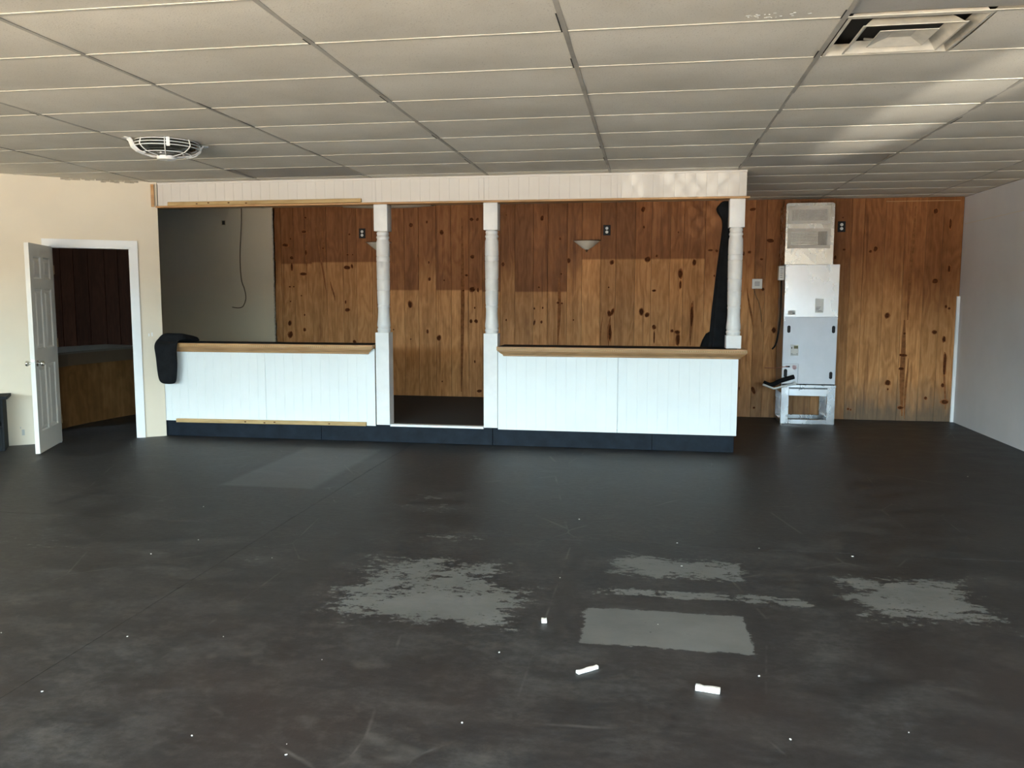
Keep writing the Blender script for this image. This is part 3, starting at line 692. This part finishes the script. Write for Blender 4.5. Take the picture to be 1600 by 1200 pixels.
# local x from the free edge to the hinge, local +y away to the left
DT = 0.040; ZB, ZT = 0.012, 2.035
def door_leaf():
    bm = BM()
    W_ = DWid; st = 0.105; mid = 0.075
    pw = (W_-2*st-mid)/2
    cols_ = [(st, st+pw), (st+pw+mid, st+2*pw+mid)]
    rows_ = [(0.22, 0.86), (1.02, 1.60), (1.70, 1.91)]
    xs_ = sorted({0, W_} | {v for c in cols_ for v in c}); zs_ = sorted({ZB, ZT} | {v for r in rows_ for v in r})
    for y, sgn in ((0, 1), (DT, -1)):
        for i in range(len(xs_)-1):
            for k in range(len(zs_)-1):
                x0, x1, z0, z1 = xs_[i], xs_[i+1], zs_[k], zs_[k+1]
                isp = any(abs(x0-c[0]) < 1e-6 for c in cols_) and any(abs(z0-r[0]) < 1e-6 for r in rows_)
                def quad(a): bm.faces.new([bm.verts.new(p) for p in a])
                if not isp: quad([(x0, y, z0), (x1, y, z0), (x1, y, z1), (x0, y, z1)])
                else:
                    loops = []
                    for ins, dep in ((0, 0), (0.012, 0.010), (0.026, 0.010), (0.048, 0.002)):
                        loops.append([(x0+ins, y+sgn*dep, z0+ins), (x1-ins, y+sgn*dep, z0+ins), (x1-ins, y+sgn*dep, z1-ins), (x0+ins, y+sgn*dep, z1-ins)])
                    for a, b in zip(loops[:-1], loops[1:]):
                        for q in range(4): quad([a[q], a[(q+1) % 4], b[(q+1) % 4], b[q]])
                    quad(loops[-1])
    for a in ([(0, 0, ZB), (0, DT, ZB), (0, DT, ZT), (0, 0, ZT)], [(W_, 0, ZB), (W_, DT, ZB), (W_, DT, ZT), (W_, 0, ZT)],
              [(0, 0, ZT), (W_, 0, ZT), (W_, DT, ZT), (0, DT, ZT)], [(0, 0, ZB), (W_, 0, ZB), (W_, DT, ZB), (0, DT, ZB)]):
        bm.faces.new([bm.verts.new(p) for p in a])
    bmesh.ops.remove_doubles(bm, verts=bm.verts[:], dist=0.0002)
    return bm
obj('door_leaf', door_leaf(), M_door, dr)
for s in (-1, 1):
    y = 0 if s < 0 else DT
    bm = BM()
    rot = Matrix.Rotation(PI/2*(1 if s < 0 else -1), 4, 'X')
    lathe(bm, [(0, 0.0), (0.0, 0.030), (0.006, 0.030), (0.010, 0.012), (0.028, 0.011), (0.034, 0.022), (0.046, 0.028), (0.058, 0.024), (0.064, 0.010), (0.065, 0.0005)], 0, 0, 20, cap=False)
    bmesh.ops.transform(bm, matrix=Matrix.Translation((0.062, y, 0.885)) @ rot, verts=bm.verts[:])
    obj('door_knob', bm, M_chrome, dr, smooth=True)
obj('latch_plate', bx(-0.0015, 0, 0.008, 0.032, 0.925, 0.905), M_chrome, dr)
for z in (0.25, 1.05, 1.80):
    obj('hinge', tube(BM(), [(DWid+0.006, -0.004, z-0.045), (DWid+0.006, -0.004, z+0.045)], 0.006, 8), M_brass, dr)

# ------------------------------------------------------------------ side room counter
sc = empty('side_room_counter', (-6.75, 9.2, 0), label='low counter with strand board front inside the dark side room', cat='counter')
fr = [(-6.66, 8.46), (-6.71, 8.75), (-6.70, 9.1), (-6.66, 9.45), (-6.59, 9.80), (-6.50, 10.05)]
bk = [(x-0.75, y+0.2) for x, y in fr]
PP('front_panel', prism(BM(), fr + [(x-0.02, y) for x, y in fr[::-1]], 0.001, 0.72), M_osb, sc)
PP('edge_band', prism(BM(), [(x+0.03, y-0.01) for x, y in fr] + [(x-0.01, y) for x, y in fr[::-1]], 0.72, 0.86), plain('pale counter edge', (0.14, 0.10, 0.065), 0.5), sc)
PP('counter_top', prism(BM(), [(x+0.04, y-0.01) for x, y in fr] + bk[::-1], 0.86, 0.885), plain('dull counter laminate', (0.16, 0.15, 0.13), 0.3), sc)
PP('end_panel', prism(BM(), [fr[0], (fr[0][0]-0.75, fr[0][1]+0.2), (fr[0][0]-0.75, fr[0][1]+0.22), (fr[0][0], fr[0][1]+0.02)], 0.001, 0.72), M_osb, sc)

# ------------------------------------------------------------------ black shelf unit at the far left
sh = empty('shelf_unit', (*dw(2.0, 0.17), 0), math.atan2(-D.y, -D.x), label='low black wooden shelf unit cut off by the left edge', cat='shelf')
# local +x towards the bar along the wall, local -y towards the room
for nm, q in (('side_panel', (0.50, 0.52, -0.155, 0.155, 0.0, 0.515)), ('side_panel', (-0.52, -0.50, -0.155, 0.155, 0.0, 0.515)), ('top_board', (-0.55, 0.565, -0.175, 0.165, 0.516, 0.546)),
              ('shelf_board', (-0.499, 0.499, -0.15, 0.15, 0.235, 0.253)), ('plinth_board', (-0.499, 0.499, -0.15, -0.135, 0.001, 0.23)), ('back_board', (-0.499, 0.499, 0.14, 0.155, 0.0, 0.515)), ('shelf_upright', (0.30, 0.315, -0.148, 0.14, 0.254, 0.515))):
    obj(nm, bx(*q, bev=0.002), M_blackw, sh)

# ------------------------------------------------------------------ air handler
AY0, AY1 = 10.50, 10.985
st = empty('equipment_stand', (1.915, 10.74, 0), label='galvanised metal stud stand under the air handler', cat='stand')
def chan(x0, x1, y0, y1, z0, z1): return bx(x0, x1, y0, y1, z0, z1, bev=0.002)
def S_(nm, *q): return PP(nm, chan(*q), M_galv, st)
for x0, x1 in ((1.600, 1.690), (2.135, 2.228)):
    for y0, y1 in ((AY0, AY0+0.035), (AY1-0.035, AY1)):
        S_('leg', x0, x1, y0, y1, 0.001, 0.445)
for y0, y1 in ((AY0-0.002, AY0+0.038), (AY1-0.038, AY1+0.002)):
    S_('bottom_rail', 1.691, 2.134, y0, y1, 0.001, 0.055); S_('top_rail', 1.691, 2.134, y0, y1, 0.345, 0.430)
for x0, x1 in ((1.600, 1.635), (2.193, 2.228)):
    S_('side_rail', x0, x1, AY0+0.039, AY1-0.039, 0.001, 0.055); S_('side_rail', x0, x1, AY0+0.039, AY1-0.039, 0.375, 0.445)
PP('top_plate', chan(1.595, 2.232, AY0-0.004, AY1+0.002, 0.446, 0.478), M_galv, st)
ah = empty('air_handler', (1.91, 10.74, 0.479), label='tall grey steel air handler cabinet with duct and registers on top', cat='air handler')
A = lambda nm, bm, m, **k: PP(nm, bm, m, ah, **k)
A('cabinet', bx(1.598, 2.222, AY0+0.004, AY1, 0.488, 1.925, bev=0.003), M_cab)
A('base_pan', bx(1.605, 2.215, AY0+0.002, AY1, 0.479, 0.4875), M_black)
A('upper_panel', bx(1.600, 2.220, AY0-0.006, AY0+0.0035, 1.300, 1.923, bev=0.002), M_cabu)
dpn = prism(BM(), [(1.790, 0.495), (2.214, 0.495), (2.214, 1.290), (1.606, 1.290), (1.606, 0.738), (1.790, 0.738)], -0.004, 0.004)
bmesh.ops.transform(dpn, matrix=Matrix.Translation((0, AY0-0.001, 0)) @ Matrix.Rotation(PI/2, 4, 'X'), verts=dpn.verts[:])
A('lower_panel', dpn, M_cab)
A('access_panel', bx(1.604, 1.784, AY0-0.005, AY0+0.003, 0.495, 0.732, bev=0.002), M_cab)
def slot(x, z, w=0.038, h=0.088, name='handle_slot', y=AY0-0.0052):
    bm = BM(); vs = []
    for k in range(24):
        a = 2*PI*k/24; vs.append((x+math.cos(a)*w/2, z+(h-w)/2*(1 if math.sin(a) >= 0 else -1)+math.sin(a)*w/2))
    f0 = [bm.verts.new((p[0], y-0.003, p[1])) for p in vs]; f1 = [bm.verts.new((p[0], y, p[1])) for p in vs]
    bm.faces.new(f0); bm.faces.new(f1[::-1])
    for k in range(24): bm.faces.new((f0[k], f0[(k+1) % 24], f1[(k+1) % 24], f1[k]))
    A(name, bm, M_black)
slot(1.662, 1.152); slot(2.176, 1.152); slot(2.165, 0.600); slot(1.640, 0.620, 0.042, 0.10)
A('knockout', bx(1.640, 1.690, AY0-0.008, AY0-0.0052, 0.690, 0.708, bev=0.004), M_black)
def paper(name, x0, x1, z0, z1, blocks, y=AY0-0.0062, bg=(0.80, 0.80, 0.78)):
    o = A(name, bx(x0, x1, y-0.001, y, z0, z1), plain(name+' paper', bg, 0.6, var=0.03))
    bm = BM()
    for a, b, c, d in blocks: box(bm, x0+(x1-x0)*a, x0+(x1-x0)*b, y-0.0016, y-0.001, z0+(z1-z0)*c, z0+(z1-z0)*d)
    b_ = obj('print_lines', bm, plain('grey print', (0.22, 0.22, 0.23), 0.7), o); b_['kind'] = 'stuff'; b_.matrix_parent_inverse = Matrix.Identity(4)
    return o
paper('rating_label', 1.955, 2.050, 1.352, 1.520, [(.1, .6, .30, .34), (.1, .45, .22, .26), (.1, .8, .14, .17), (.3, .9, .07, .10), (.15, .7, .40, .42)])
paper('warning_label', 1.645, 1.730, 1.325, 1.375, [(.1, .8, .6, .66), (.1, .5, .3, .36), (.6, .9, .2, .5)], bg=(0.55, 0.55, 0.54))
paper('energy_label', 1.690, 1.782, 0.835, 0.965, [(.05, .22, .62, .78), (.1, .9, .08, .11), (.08, .25, .14, .18), (.75, .92, .14, .18)])
A('label_band', bx(1.728, 1.776, AY0-0.0082, AY0-0.0072, 0.918, 0.952), plain('olive label print', (0.20, 0.19, 0.09), 0.6))
bm = BM(); lathe(bm, [(0, 0.028), (0.001, 0.028)], 0, 0, 20); bmesh.ops.transform(bm, matrix=Matrix.Translation((1.742, AY0-0.0052, 0.690)) @ Matrix.Rotation(PI/2, 4, 'X'), verts=bm.verts[:])
A('round_sticker', bm, plain('pink sticker', (0.62, 0.42, 0.44), 0.6))
for x, z in ((1.603, 1.285), (2.216, 1.285), (2.212, 1.25), (1.612, 1.26), (2.214, 1.31)):
    A('screw', bx(x-0.004, x+0.004, AY0-0.009, AY0-0.005, z-0.004, z+0.004), M_chrome)
# duct with rounded shoulders
def rr(x0, x1, z0, z1, r, n=6):
    pts = [(x0, z0), (x1, z0)]
    for k in range(n+1): a = PI/2*k/n; pts.append((x1-r+r*math.cos(a), z1-r+r*math.sin(a)))
    for k in range(n+1): a = PI/2+PI/2*k/n; pts.append((x0+r+r*math.cos(a), z1-r+r*math.sin(a)))
    return pts
bm = prism(BM(), rr(1.588, 2.140, 1.926, 2.650, 0.03), -0.45, 0.0)
bmesh.ops.transform(bm, matrix=Matrix.Translation((0, AY0+0.012, 0)) @ Matrix.Rotation(PI/2, 4, 'X'), verts=bm.verts[:])
A('supply_duct', bm, M_duct)
for z in (2.19, 2.47):
    for x in (1.590, 2.108): A('duct_cleat', bx(x, x+0.030, AY0+0.008, AY0+0.0119, z, z+0.006), M_chrome)
A('duct_flange', bx(1.585, 2.143, AY0+0.006, AY0+0.0119, 1.9255, 1.935), M_duct)
def register(x0, x1, z0, z1, label, blade):
    y = AY0+0.0115
    fw = 0.036
    bm = BM()
    box(bm, x0, x1, y-0.010, y, z0, z0+fw); box(bm, x0, x1, y-0.010, y, z1-fw, z1); box(bm, x0, x0+fw, y-0.010, y, z0+fw, z1-fw); box(bm, x1-fw, x1, y-0.010, y, z0+fw, z1-fw)
    f = A('register_frame', bm, M_grille); f['label'] = label
    bk_ = obj('register_throat', bx(x0+fw, x1-fw, y-0.001, y+0.0005, z0+fw, z1-fw), M_dark, f)
    bm = BM(); n1 = 30
    for k in range(n1):
        x = x0+fw+(x1-x0-2*fw)*(k+0.5)/n1; box(bm, x-0.0035, x+0.0035, y-0.008, y-0.005, z0+fw, z1-fw)
    s = obj('vertical_blades', bm, M_grille, f); s['kind'] = 'stuff'
    bm = BM(); n2 = 9; xe = x0+fw+(x1-x0-2*fw)*blade
    for k in range(n2):
        z = z0+fw+(z1-z0-2*fw)*(k+0.5)/n2; box(bm, x0+fw, xe, y-0.005, y-0.001, z-0.003, z+0.004)
    s = obj('horizontal_blades', bm, M_chrome, f); s['kind'] = 'stuff'
register(1.612, 2.092, 2.405, 2.612, 'upper supply register, blades half shut', 1.0)
register(1.612, 2.100, 2.115, 2.350, 'lower supply register with shiny blades on its left', 0.74)
# wiring box on the cabinet side
db = empty('disconnect_box', (1.567, 10.62, 1.74), label='small white disconnect box on the left flank of the air handler', cat='electrical box')
obj('box_body', bx(-0.032, 0.030, -0.05, 0.05, 0, 0.172, bev=0.003), M_plast, db)
bm = BM()
for k in range(5): box(bm, -0.018, 0.012*random.random()+0.004, -0.0515, -0.0505, 0.03+k*0.026, 0.036+k*0.026)
obj('print_lines', bm, plain('grey print', (0.2, 0.2, 0.2), 0.7), db)['kind'] = 'stuff'
pts = smoothpath([(1.572, 10.60, 1.738), (1.574, 10.60, 1.50), (1.572, 10.60, 1.25), (1.54, 10.62, 0.985), (1.50, 10.66, 0.90)])
tag(obj('power_whip', tube(BM(), pts, 0.011, 8), M_black, smooth=True), 'black cable drooping from the disconnect box beside the air handler', 'cable')
pts = smoothpath([(1.66, AY0-0.012, 0.700), (1.58, AY0-0.03, 0.692), (1.50, AY0-0.02, 0.680), (1.40, AY0+0.05, 0.678)])
tag(obj('thin_wire', tube(BM(), pts, 0.004, 6), plain('red wire', (0.35, 0.12, 0.08), 0.5), smooth=True), 'thin reddish wire entering the air handler access panel', 'wire')
pts = smoothpath([(1.735, AY0-0.035, 0.578), (1.66, AY0-0.05, 0.556), (1.57, AY0-0.06, 0.525), (1.50, AY0-0.06, 0.488), (1.45, AY0-0.06, 0.482), (1.385, AY0-0.04, 0.512)])
bm = tube(BM(), pts, [0.028]*(len(pts)-8)+[0.026-0.0012*k for k in range(8)], 12)
tag(obj('insulated_pipe', bm, M_cloth, smooth=True), 'thick black insulated refrigerant pipe bending left from the air handler', 'pipe')
bm = tube(BM(), [(1.74, AY0-0.085, 0.500), (1.63, AY0-0.10, 0.475), (1.495, AY0-0.13, 0.440), (1.490, AY0-0.13, 0.441), (1.365, AY0-0.12, 0.488)], 0.012, 10)
pv = tag(obj('drain_pipe', bm, M_pvc, smooth=True), 'white plastic drain pipe below the black insulated pipe', 'pipe')
obj('elbow', tube(BM(), [(1.722, AY0-0.088, 0.497), (1.752, AY0-0.083, 0.503)], 0.018, 10), M_pvc, pv)
obj('pipe_strap', tube(BM(), [(1.735, AY0-0.086, 0.512), (1.742, AY0-0.03, 0.520), (1.742, AY0-0.006, 0.520)], 0.006, 6), M_pvc, pv)

# ------------------------------------------------------------------ things on the back wall
def outlet(x, z, label):
    t = empty('wall_outlet', (x, YB-0.026, z), label=label, cat='outlet', group='black outlet plates high on the plank wall')
    obj('cover_plate', bx(-0.046, 0.046, -0.008, 0.0, -0.066, 0.066, bev=0.003), M_black, t)
    for s in (-1, 1):
        bm = BM(); lathe(bm, [(0, 0.019), (0.003, 0.019)], 0, 0, 16)
        bmesh.ops.transform(bm, matrix=Matrix.Translation((0, -0.008, s*0.024)) @ Matrix.Rotation(PI/2, 4, 'X'), verts=bm.verts[:])
        obj('socket', bm, M_plast, t)
    del t['group']
outlet(-3.869, 2.385, 'black outlet plate high on the wall, left of the left sconce')
outlet(-0.565, 2.393, 'black outlet plate high on the wall, right of the right sconce')
outlet(2.325, 2.405, 'black outlet plate high on the wall, beside the duct registers')
def sconce(x, z, label):
    t = empty('wall_sconce', (x, YB-0.027, z), label=label, cat='wall light')
    R0 = 0.172
    bm = BM(); prof = [(-0.115, 0.012), (-0.108, 0.030), (-0.09, 0.062), (-0.06, 0.100), (-0.03, 0.134), (0.0, R0)]
    lathe(bm, prof, 0, 0, 24, cap=False, a0=PI, a1=2*PI); lathe(bm, [(z_, r_*0.95) for z_, r_ in prof], 0, 0, 24, cap=False, a0=PI, a1=2*PI)
    bmesh.ops.scale(bm, vec=(1, 0.62, 1), verts=bm.verts[:])
    obj('glass_bowl', bm, M_alab, t, smooth=True)
    bm = tube(BM(), [(R0*1.03*math.cos(PI+PI*k/24), 0.62*R0*1.03*math.sin(PI+PI*k/24)-0.002, 0.002) for k in range(25)], 0.005, 6)
    obj('rim', bm, M_brass, t, smooth=True)
    bm = BM(); lathe(bm, [(-0.145, 0.003), (-0.138, 0.009), (-0.130, 0.006), (-0.122, 0.018), (-0.112, 0.014)], 0, -0.012, 14); obj('finial', bm, M_brass, t, smooth=True)
    obj('back_plate', bx(-0.05, 0.05, -0.006, 0.001, -0.10, 0.0, bev=0.003), M_brass, t)
sconce(-0.822, 2.258, 'alabaster bowl wall sconce in clear view over the right bar counter')
sconce(-3.635, 2.262, 'alabaster bowl wall sconce mostly hidden behind the left turned post')
t = empty('wall_thermostat', (1.336, YB-0.027, 1.703), label='square white wall plate with grey centre left of the air handler', cat='thermostat')
obj('cover_plate', bx(-0.062, 0.062, -0.012, 0, -0.062, 0.062, bev=0.004), M_plast, t)
obj('centre_cover', bx(-0.03, 0.03, -0.016, -0.0125, -0.03, 0.03, bev=0.003), plain('grey plastic', (0.45, 0.46, 0.47), 0.4), t)
pts = smoothpath([(1.30, YB-0.034, 1.64), (1.325, YB-0.032, 1.55), (1.36, YB-0.032, 1.48), (1.39, YB-0.030, 1.36), (1.405, YB-0.030, 1.22)])
tag(obj('thermostat_wire', tube(BM(), pts, 0.004, 6), M_cable, smooth=True), 'thin brown wire hanging under the square white wall plate', 'wire')
def P(px, py, y):
    d = ray(px, py); t = y/d.y; return (d.x*t, y, EYE+d.z*t)
pts = smoothpath([P(377, 322, YB-0.03), P(377, 350, YB-0.035), P(375, 400, YB-0.03), P(377, 436, YB-0.035), P(382, 452, YB-0.04), P(384, 466, YB-0.045), P(380, 478, YB-0.04), P(373, 481, YB-0.035), P(363, 480, YB-0.03)])
tag(obj('hanging_cable', tube(BM(), pts, 0.006, 8), M_cable, smooth=True), 'brown cable hanging in a hook on the olive grey wall', 'cable')
x, _, z = P(349, 348, YB-0.02)
t = empty('junction_box', (x, YB-0.0135, z), label='small open electrical box cut into the olive grey wall', cat='electrical box')
bm = BM(); box(bm, -0.03, -0.022, -0.006, 0.0, -0.035, 0.035); box(bm, 0.022, 0.03, -0.006, 0.0, -0.035, 0.035); box(bm, -0.022, 0.022, -0.006, 0, 0.027, 0.035); box(bm, -0.022, 0.022, -0.006, 0, -0.035, -0.027)
obj('box_rim', bm, plain('tan box rim', (0.48, 0.40, 0.24), 0.5), t); obj('box_cavity', bx(-0.0215, 0.0215, -0.002, 0.0, -0.0265, 0.0265), M_dark, t)

# ------------------------------------------------------------------ caged ceiling fan fixture
fx = empty('caged_ceiling_fan', (-3.785, 6.21, H), math.atan2(0.78, 0.62), label='white caged dark bowl fan fixture hanging from the ceiling tiles', cat='ceiling fan')
bm = BM(); prof = [(-0.004, 0.215), (-0.045, 0.228), (-0.085, 0.215), (-0.120, 0.165), (-0.135, 0.10), (-0.138, 0.02)]
lathe(bm, prof[::-1], 0, 0, 40, cap=True); obj('smoky_bowl', bm, M_smoke, fx, smooth=True)
for z, r in ((-0.012, 0.232), (-0.042, 0.240), (-0.072, 0.240), (-0.125, 0.178)):
    obj('cage_ring', tube(BM(), [(r*math.cos(2*PI*k/40), r*math.sin(2*PI*k/40), z) for k in range(40)], 0.0042, 6, closed=True), M_white, fx, smooth=True)
for k in range(8):
    a = 2*PI*(k+0.5)/8
    obj('cage_strut', tube(BM(), smoothpath([((r)*math.cos(a), r*math.sin(a), z) for z, r in ((-0.003, 0.232), (-0.04, 0.243), (-0.075, 0.242), (-0.125, 0.182), (-0.150, 0.07))], 4), 0.0042, 6), M_white, fx, smooth=True)
for s in (-1, 1):
    bm = BM(); prof = [(0.31, -0.004), (0.27, -0.006), (0.255, -0.03), (0.243, -0.075), (0.205, -0.118), (0.160, -0.137)]
    for (xa, za), (xb, zb) in zip(prof[:-1], prof[1:]):
        w0 = 0.032; vs = [bm.verts.new(p) for p in ((s*xa, -w0, za), (s*xa, w0, za), (s*xb, w0, zb), (s*xb, -w0, zb))]
        vt_ = [bm.verts.new(v.co + Vector((s*0.010, 0, -0.006))) for v in vs]
        bm.faces.new(vs); bm.faces.new(vt_[::-1])
        for q in range(4): bm.faces.new((vs[q], vs[(q+1) % 4], vt_[(q+1) % 4], vt_[q]))
    obj('mount_bracket', bm, M_white, fx)
bm = BM(); lathe(bm, [(-0.185, 0.010), (-0.182, 0.012), (-0.180, 0.066), (-0.174, 0.070), (-0.145, 0.070), (-0.1385, 0.058)], 0, 0, 28); obj('bottom_cap', bm, M_white, fx, smooth=False)
autosmooth(fx.children[-1]) if fx.children else None
a = -PI/2+0.25
sw_ = obj('switch_column', bx(-0.013, 0.013, -0.246, -0.235, -0.09, -0.003, bev=0.003), M_white, fx); sw_.rotation_euler = (0, 0, math.radians(-17))
fx.scale = (1.03, 1.03, 0.78)
for ang in (-2.2, -0.9):
    obj('screw', bx(0.14*math.cos(ang)-0.006, 0.14*math.cos(ang)+0.006, 0.14*math.sin(ang)-0.006, 0.14*math.sin(ang)+0.006, -0.140, -0.131, bev=0.002), M_white, fx)

# ------------------------------------------------------------------ black cloths
def loft(secs, seg=28, fold=0.0, nf=7, ph=0.0):
    """secs: (centre, half-width vector, half-thickness vector)"""
    bm = BM(); rings = []
    for k, (c, a, b) in enumerate(secs):
        c = Vector(c); a = Vector(a); b = Vector(b); ring = []
        for i in range(seg):
            t = 2*PI*i/seg; co, si = math.cos(t), math.sin(t)
            m = 1+fold*math.sin(nf*t+ph+0.35*k)
            ring.append(bm.verts.new(c+a*(abs(co)**0.7*(1 if co > 0 else -1))*m+b*(abs(si)**0.8*(1 if si > 0 else -1))*m))
        rings.append(ring)
    for A_, B_ in zip(rings[:-1], rings[1:]):
        for i in range(seg): bm.faces.new((A_[i], A_[(i+1) % seg], B_[(i+1) % seg], B_[i]))
    bm.faces.new(rings[0][::-1]); bm.faces.new(rings[-1])
    return bm
YC = YF-0.125
def gar(px0, px1, py, th=0.045, y=YC):
    a = P(px0, py, y); b = P(px1, py, y); return (((a[0]+b[0])/2, y, a[2]), ((b[0]-a[0])/2, 0, 0), (0, th, 0))
secs = [gar(256, 272, 600, 0.02), gar(250, 274, 596), gar(248, 275, 588), gar(246, 276, 575), gar(245, 276, 560), gar(243, 275, 548), gar(242, 276, 540, 0.05),
        ((P(260, 533, YC)[0], YC+0.015, 1.075), (0.125, 0, 0), (0, 0.035, 0.035)),
        ((P(264, 530, YC)[0]+0.015, YC+0.06, 1.095), (0.14, 0, 0.0), (0, 0.01, 0.045)),
        ((-5.09, YC+0.15, 1.085), (0.16, 0, -0.008), (0, 0.01, 0.045)), ((-5.07, YC+0.25, 1.075), (0.17, 0, -0.012), (0, 0.008, 0.038)), ((-5.07, YC+0.36, 1.060), (0.16, 0, -0.01), (0, 0.008, 0.022))]
o = obj('draped_garment', loft(secs, 30, 0.05, 5), M_cloth, smooth=True)
tag(o, 'black garment draped over the left end of the left bar counter', 'garment')
m_ = o.modifiers.new('s', 'SUBSURF'); m_.levels = 2; m_.render_levels = 2
YK = YF+0.40
def cur(px0, px1, py, th=0.05): return gar(px0, px1, py, th, YK)
c6 = cur(1106, 1133, 640, 0.06); secs = [((c6[0][0], YK, PZ+0.001), c6[1], c6[2]),  cur(1106, 1134, 560, 0.06), cur(1109, 1136, 520, 0.055), cur(1113, 1137, 480, 0.05), cur(1119, 1139, 430), cur(1125, 1140, 385, 0.04), cur(1130, 1140, 350, 0.035), cur(1127, 1141, 340, 0.05), cur(1121, 1142, 333, 0.06), cur(1119, 1142, 325, 0.06), cur(1124, 1142, 320, 0.05), cur(1128, 1142, 314, 0.04)]
o = obj('hanging_cloth', loft(secs, 36, 0.09, 6), M_cloth, smooth=True)
tag(o, 'long black cloth bunched at the top, hanging behind the right turned post', 'cloth')
m_ = o.modifiers.new('s', 'SUBSURF'); m_.levels = 1; m_.render_levels = 2
YG = YF+0.66
bc = P(1112, 545, YG); zt = P(1106, 517, YG)[2]; hw_ = bc[0]-P(1092, 545, YG)[0]
secs = [((bc[0], YG, PZ+0.002), (hw_, 0, 0), (0, 0.10, 0)), ((bc[0], YG, PZ+0.06), (hw_+0.01, 0, 0), (0, 0.12, 0)), ((bc[0], YG, 0.6), (hw_+0.01, 0, 0), (0, 0.12, 0)), ((bc[0], YG, zt-0.20), (hw_, 0, 0), (0, 0.10, 0)), ((bc[0]+0.01, YG, zt-0.10), (hw_*0.85, 0, 0), (0, 0.09, 0)), ((bc[0]+0.02, YG, zt-0.03), (hw_*0.65, 0, 0), (0, 0.07, 0)), ((bc[0]+0.03, YG, zt), (hw_*0.35, 0, 0), (0, 0.035, 0))]
o = obj('soft_bag', loft(secs, 28, 0.05, 5), M_cloth, smooth=True)
tag(o, 'black rounded bag top showing just above the right counter beside the hanging cloth', 'bag')

# ------------------------------------------------------------------ scraps on the floor
def onfloor(px, py):
    d = ray(px, py); t = -EYE/d.z; return d.x*t, d.y*t
def scrap(p0, p1, w, h, label, m=M_foam):
    a = onfloor(*p0); b = onfloor(*p1); L = math.hypot(b[0]-a[0], b[1]-a[1])
    bm = BM(); n_ = 6
    rings = []
    for k in range(n_+1):
        x = -L/2+L*k/n_; q = 1+random.uniform(-.1, .1); hh = h*q; ww = w*q/2
        rings.append([bm.verts.new((x, ww*c, z)) for c, z in ((-1, 0.0005), (-0.95, hh*0.8), (-0.6, hh), (0.6, hh*0.97), (1, hh*0.75), (1, 0.0005))])
    for A_, B_ in zip(rings[:-1], rings[1:]):
        for i in range(6): bm.faces.new((A_[i], A_[(i+1) % 6], B_[(i+1) % 6], B_[i]))
    bm.faces.new(rings[0]); bm.faces.new(rings[-1][::-1])
    o = obj('foam_scrap', bm, m, loc=((a[0]+b[0])/2, (a[1]+b[1])/2, 0)); o.rotation_euler = (0, 0, math.atan2(b[1]-a[1], b[0]-a[0]))
    return tag(o, label, 'scrap')
scrap((1087, 1077), (1125, 1083), 0.024, 0.02, 'largest white foam strip on the floor, nearest the viewer')
scrap((902, 1053), (933, 1044), 0.018, 0.014, 'slender white foam strip lying on the floor left of the largest one')
scrap((846, 972), (854, 972), 0.028, 0.018, 'small square white foam crumb on the worn floor patch edge')
proto = None
crumbs = [(425, 872), (318, 792), (2, 989), (1058, 849), (1028, 976), (1065, 885), (199, 995), (66, 1081), (300, 1150), (349, 995), (447, 1180), (875, 903), (1005, 700), (1332, 870), (1420, 1145), (1235, 1156), (1186, 1057), (236, 866), (310, 844), (722, 1130), (1512, 745), (905, 812), (503, 1031), (448, 1163), (1186, 857), (780, 1020)]
for px, py in crumbs:
    x, y = onfloor(px, py)
    if proto is None:
        bm = BM(); bmesh.ops.create_icosphere(bm, subdivisions=1, radius=0.006)
        for v in bm.verts: v.co.z = v.co.z*0.5+0.003; v.co.x *= 1.5
        proto = obj('plaster_crumb', bm, M_foam); o = proto
        tag(o, 'tiny white plaster crumb scattered on the dark floor', 'crumb', 'plaster crumbs on the floor')
    else:
        o = proto.copy(); COL.objects.link(o)
    o.location = (x, y, 0.0003); o.rotation_euler = (0, 0, random.uniform(0, 3)); k = random.uniform(0.35, 0.9)*(y/4)**0.5; o.scale = (k, k, k)
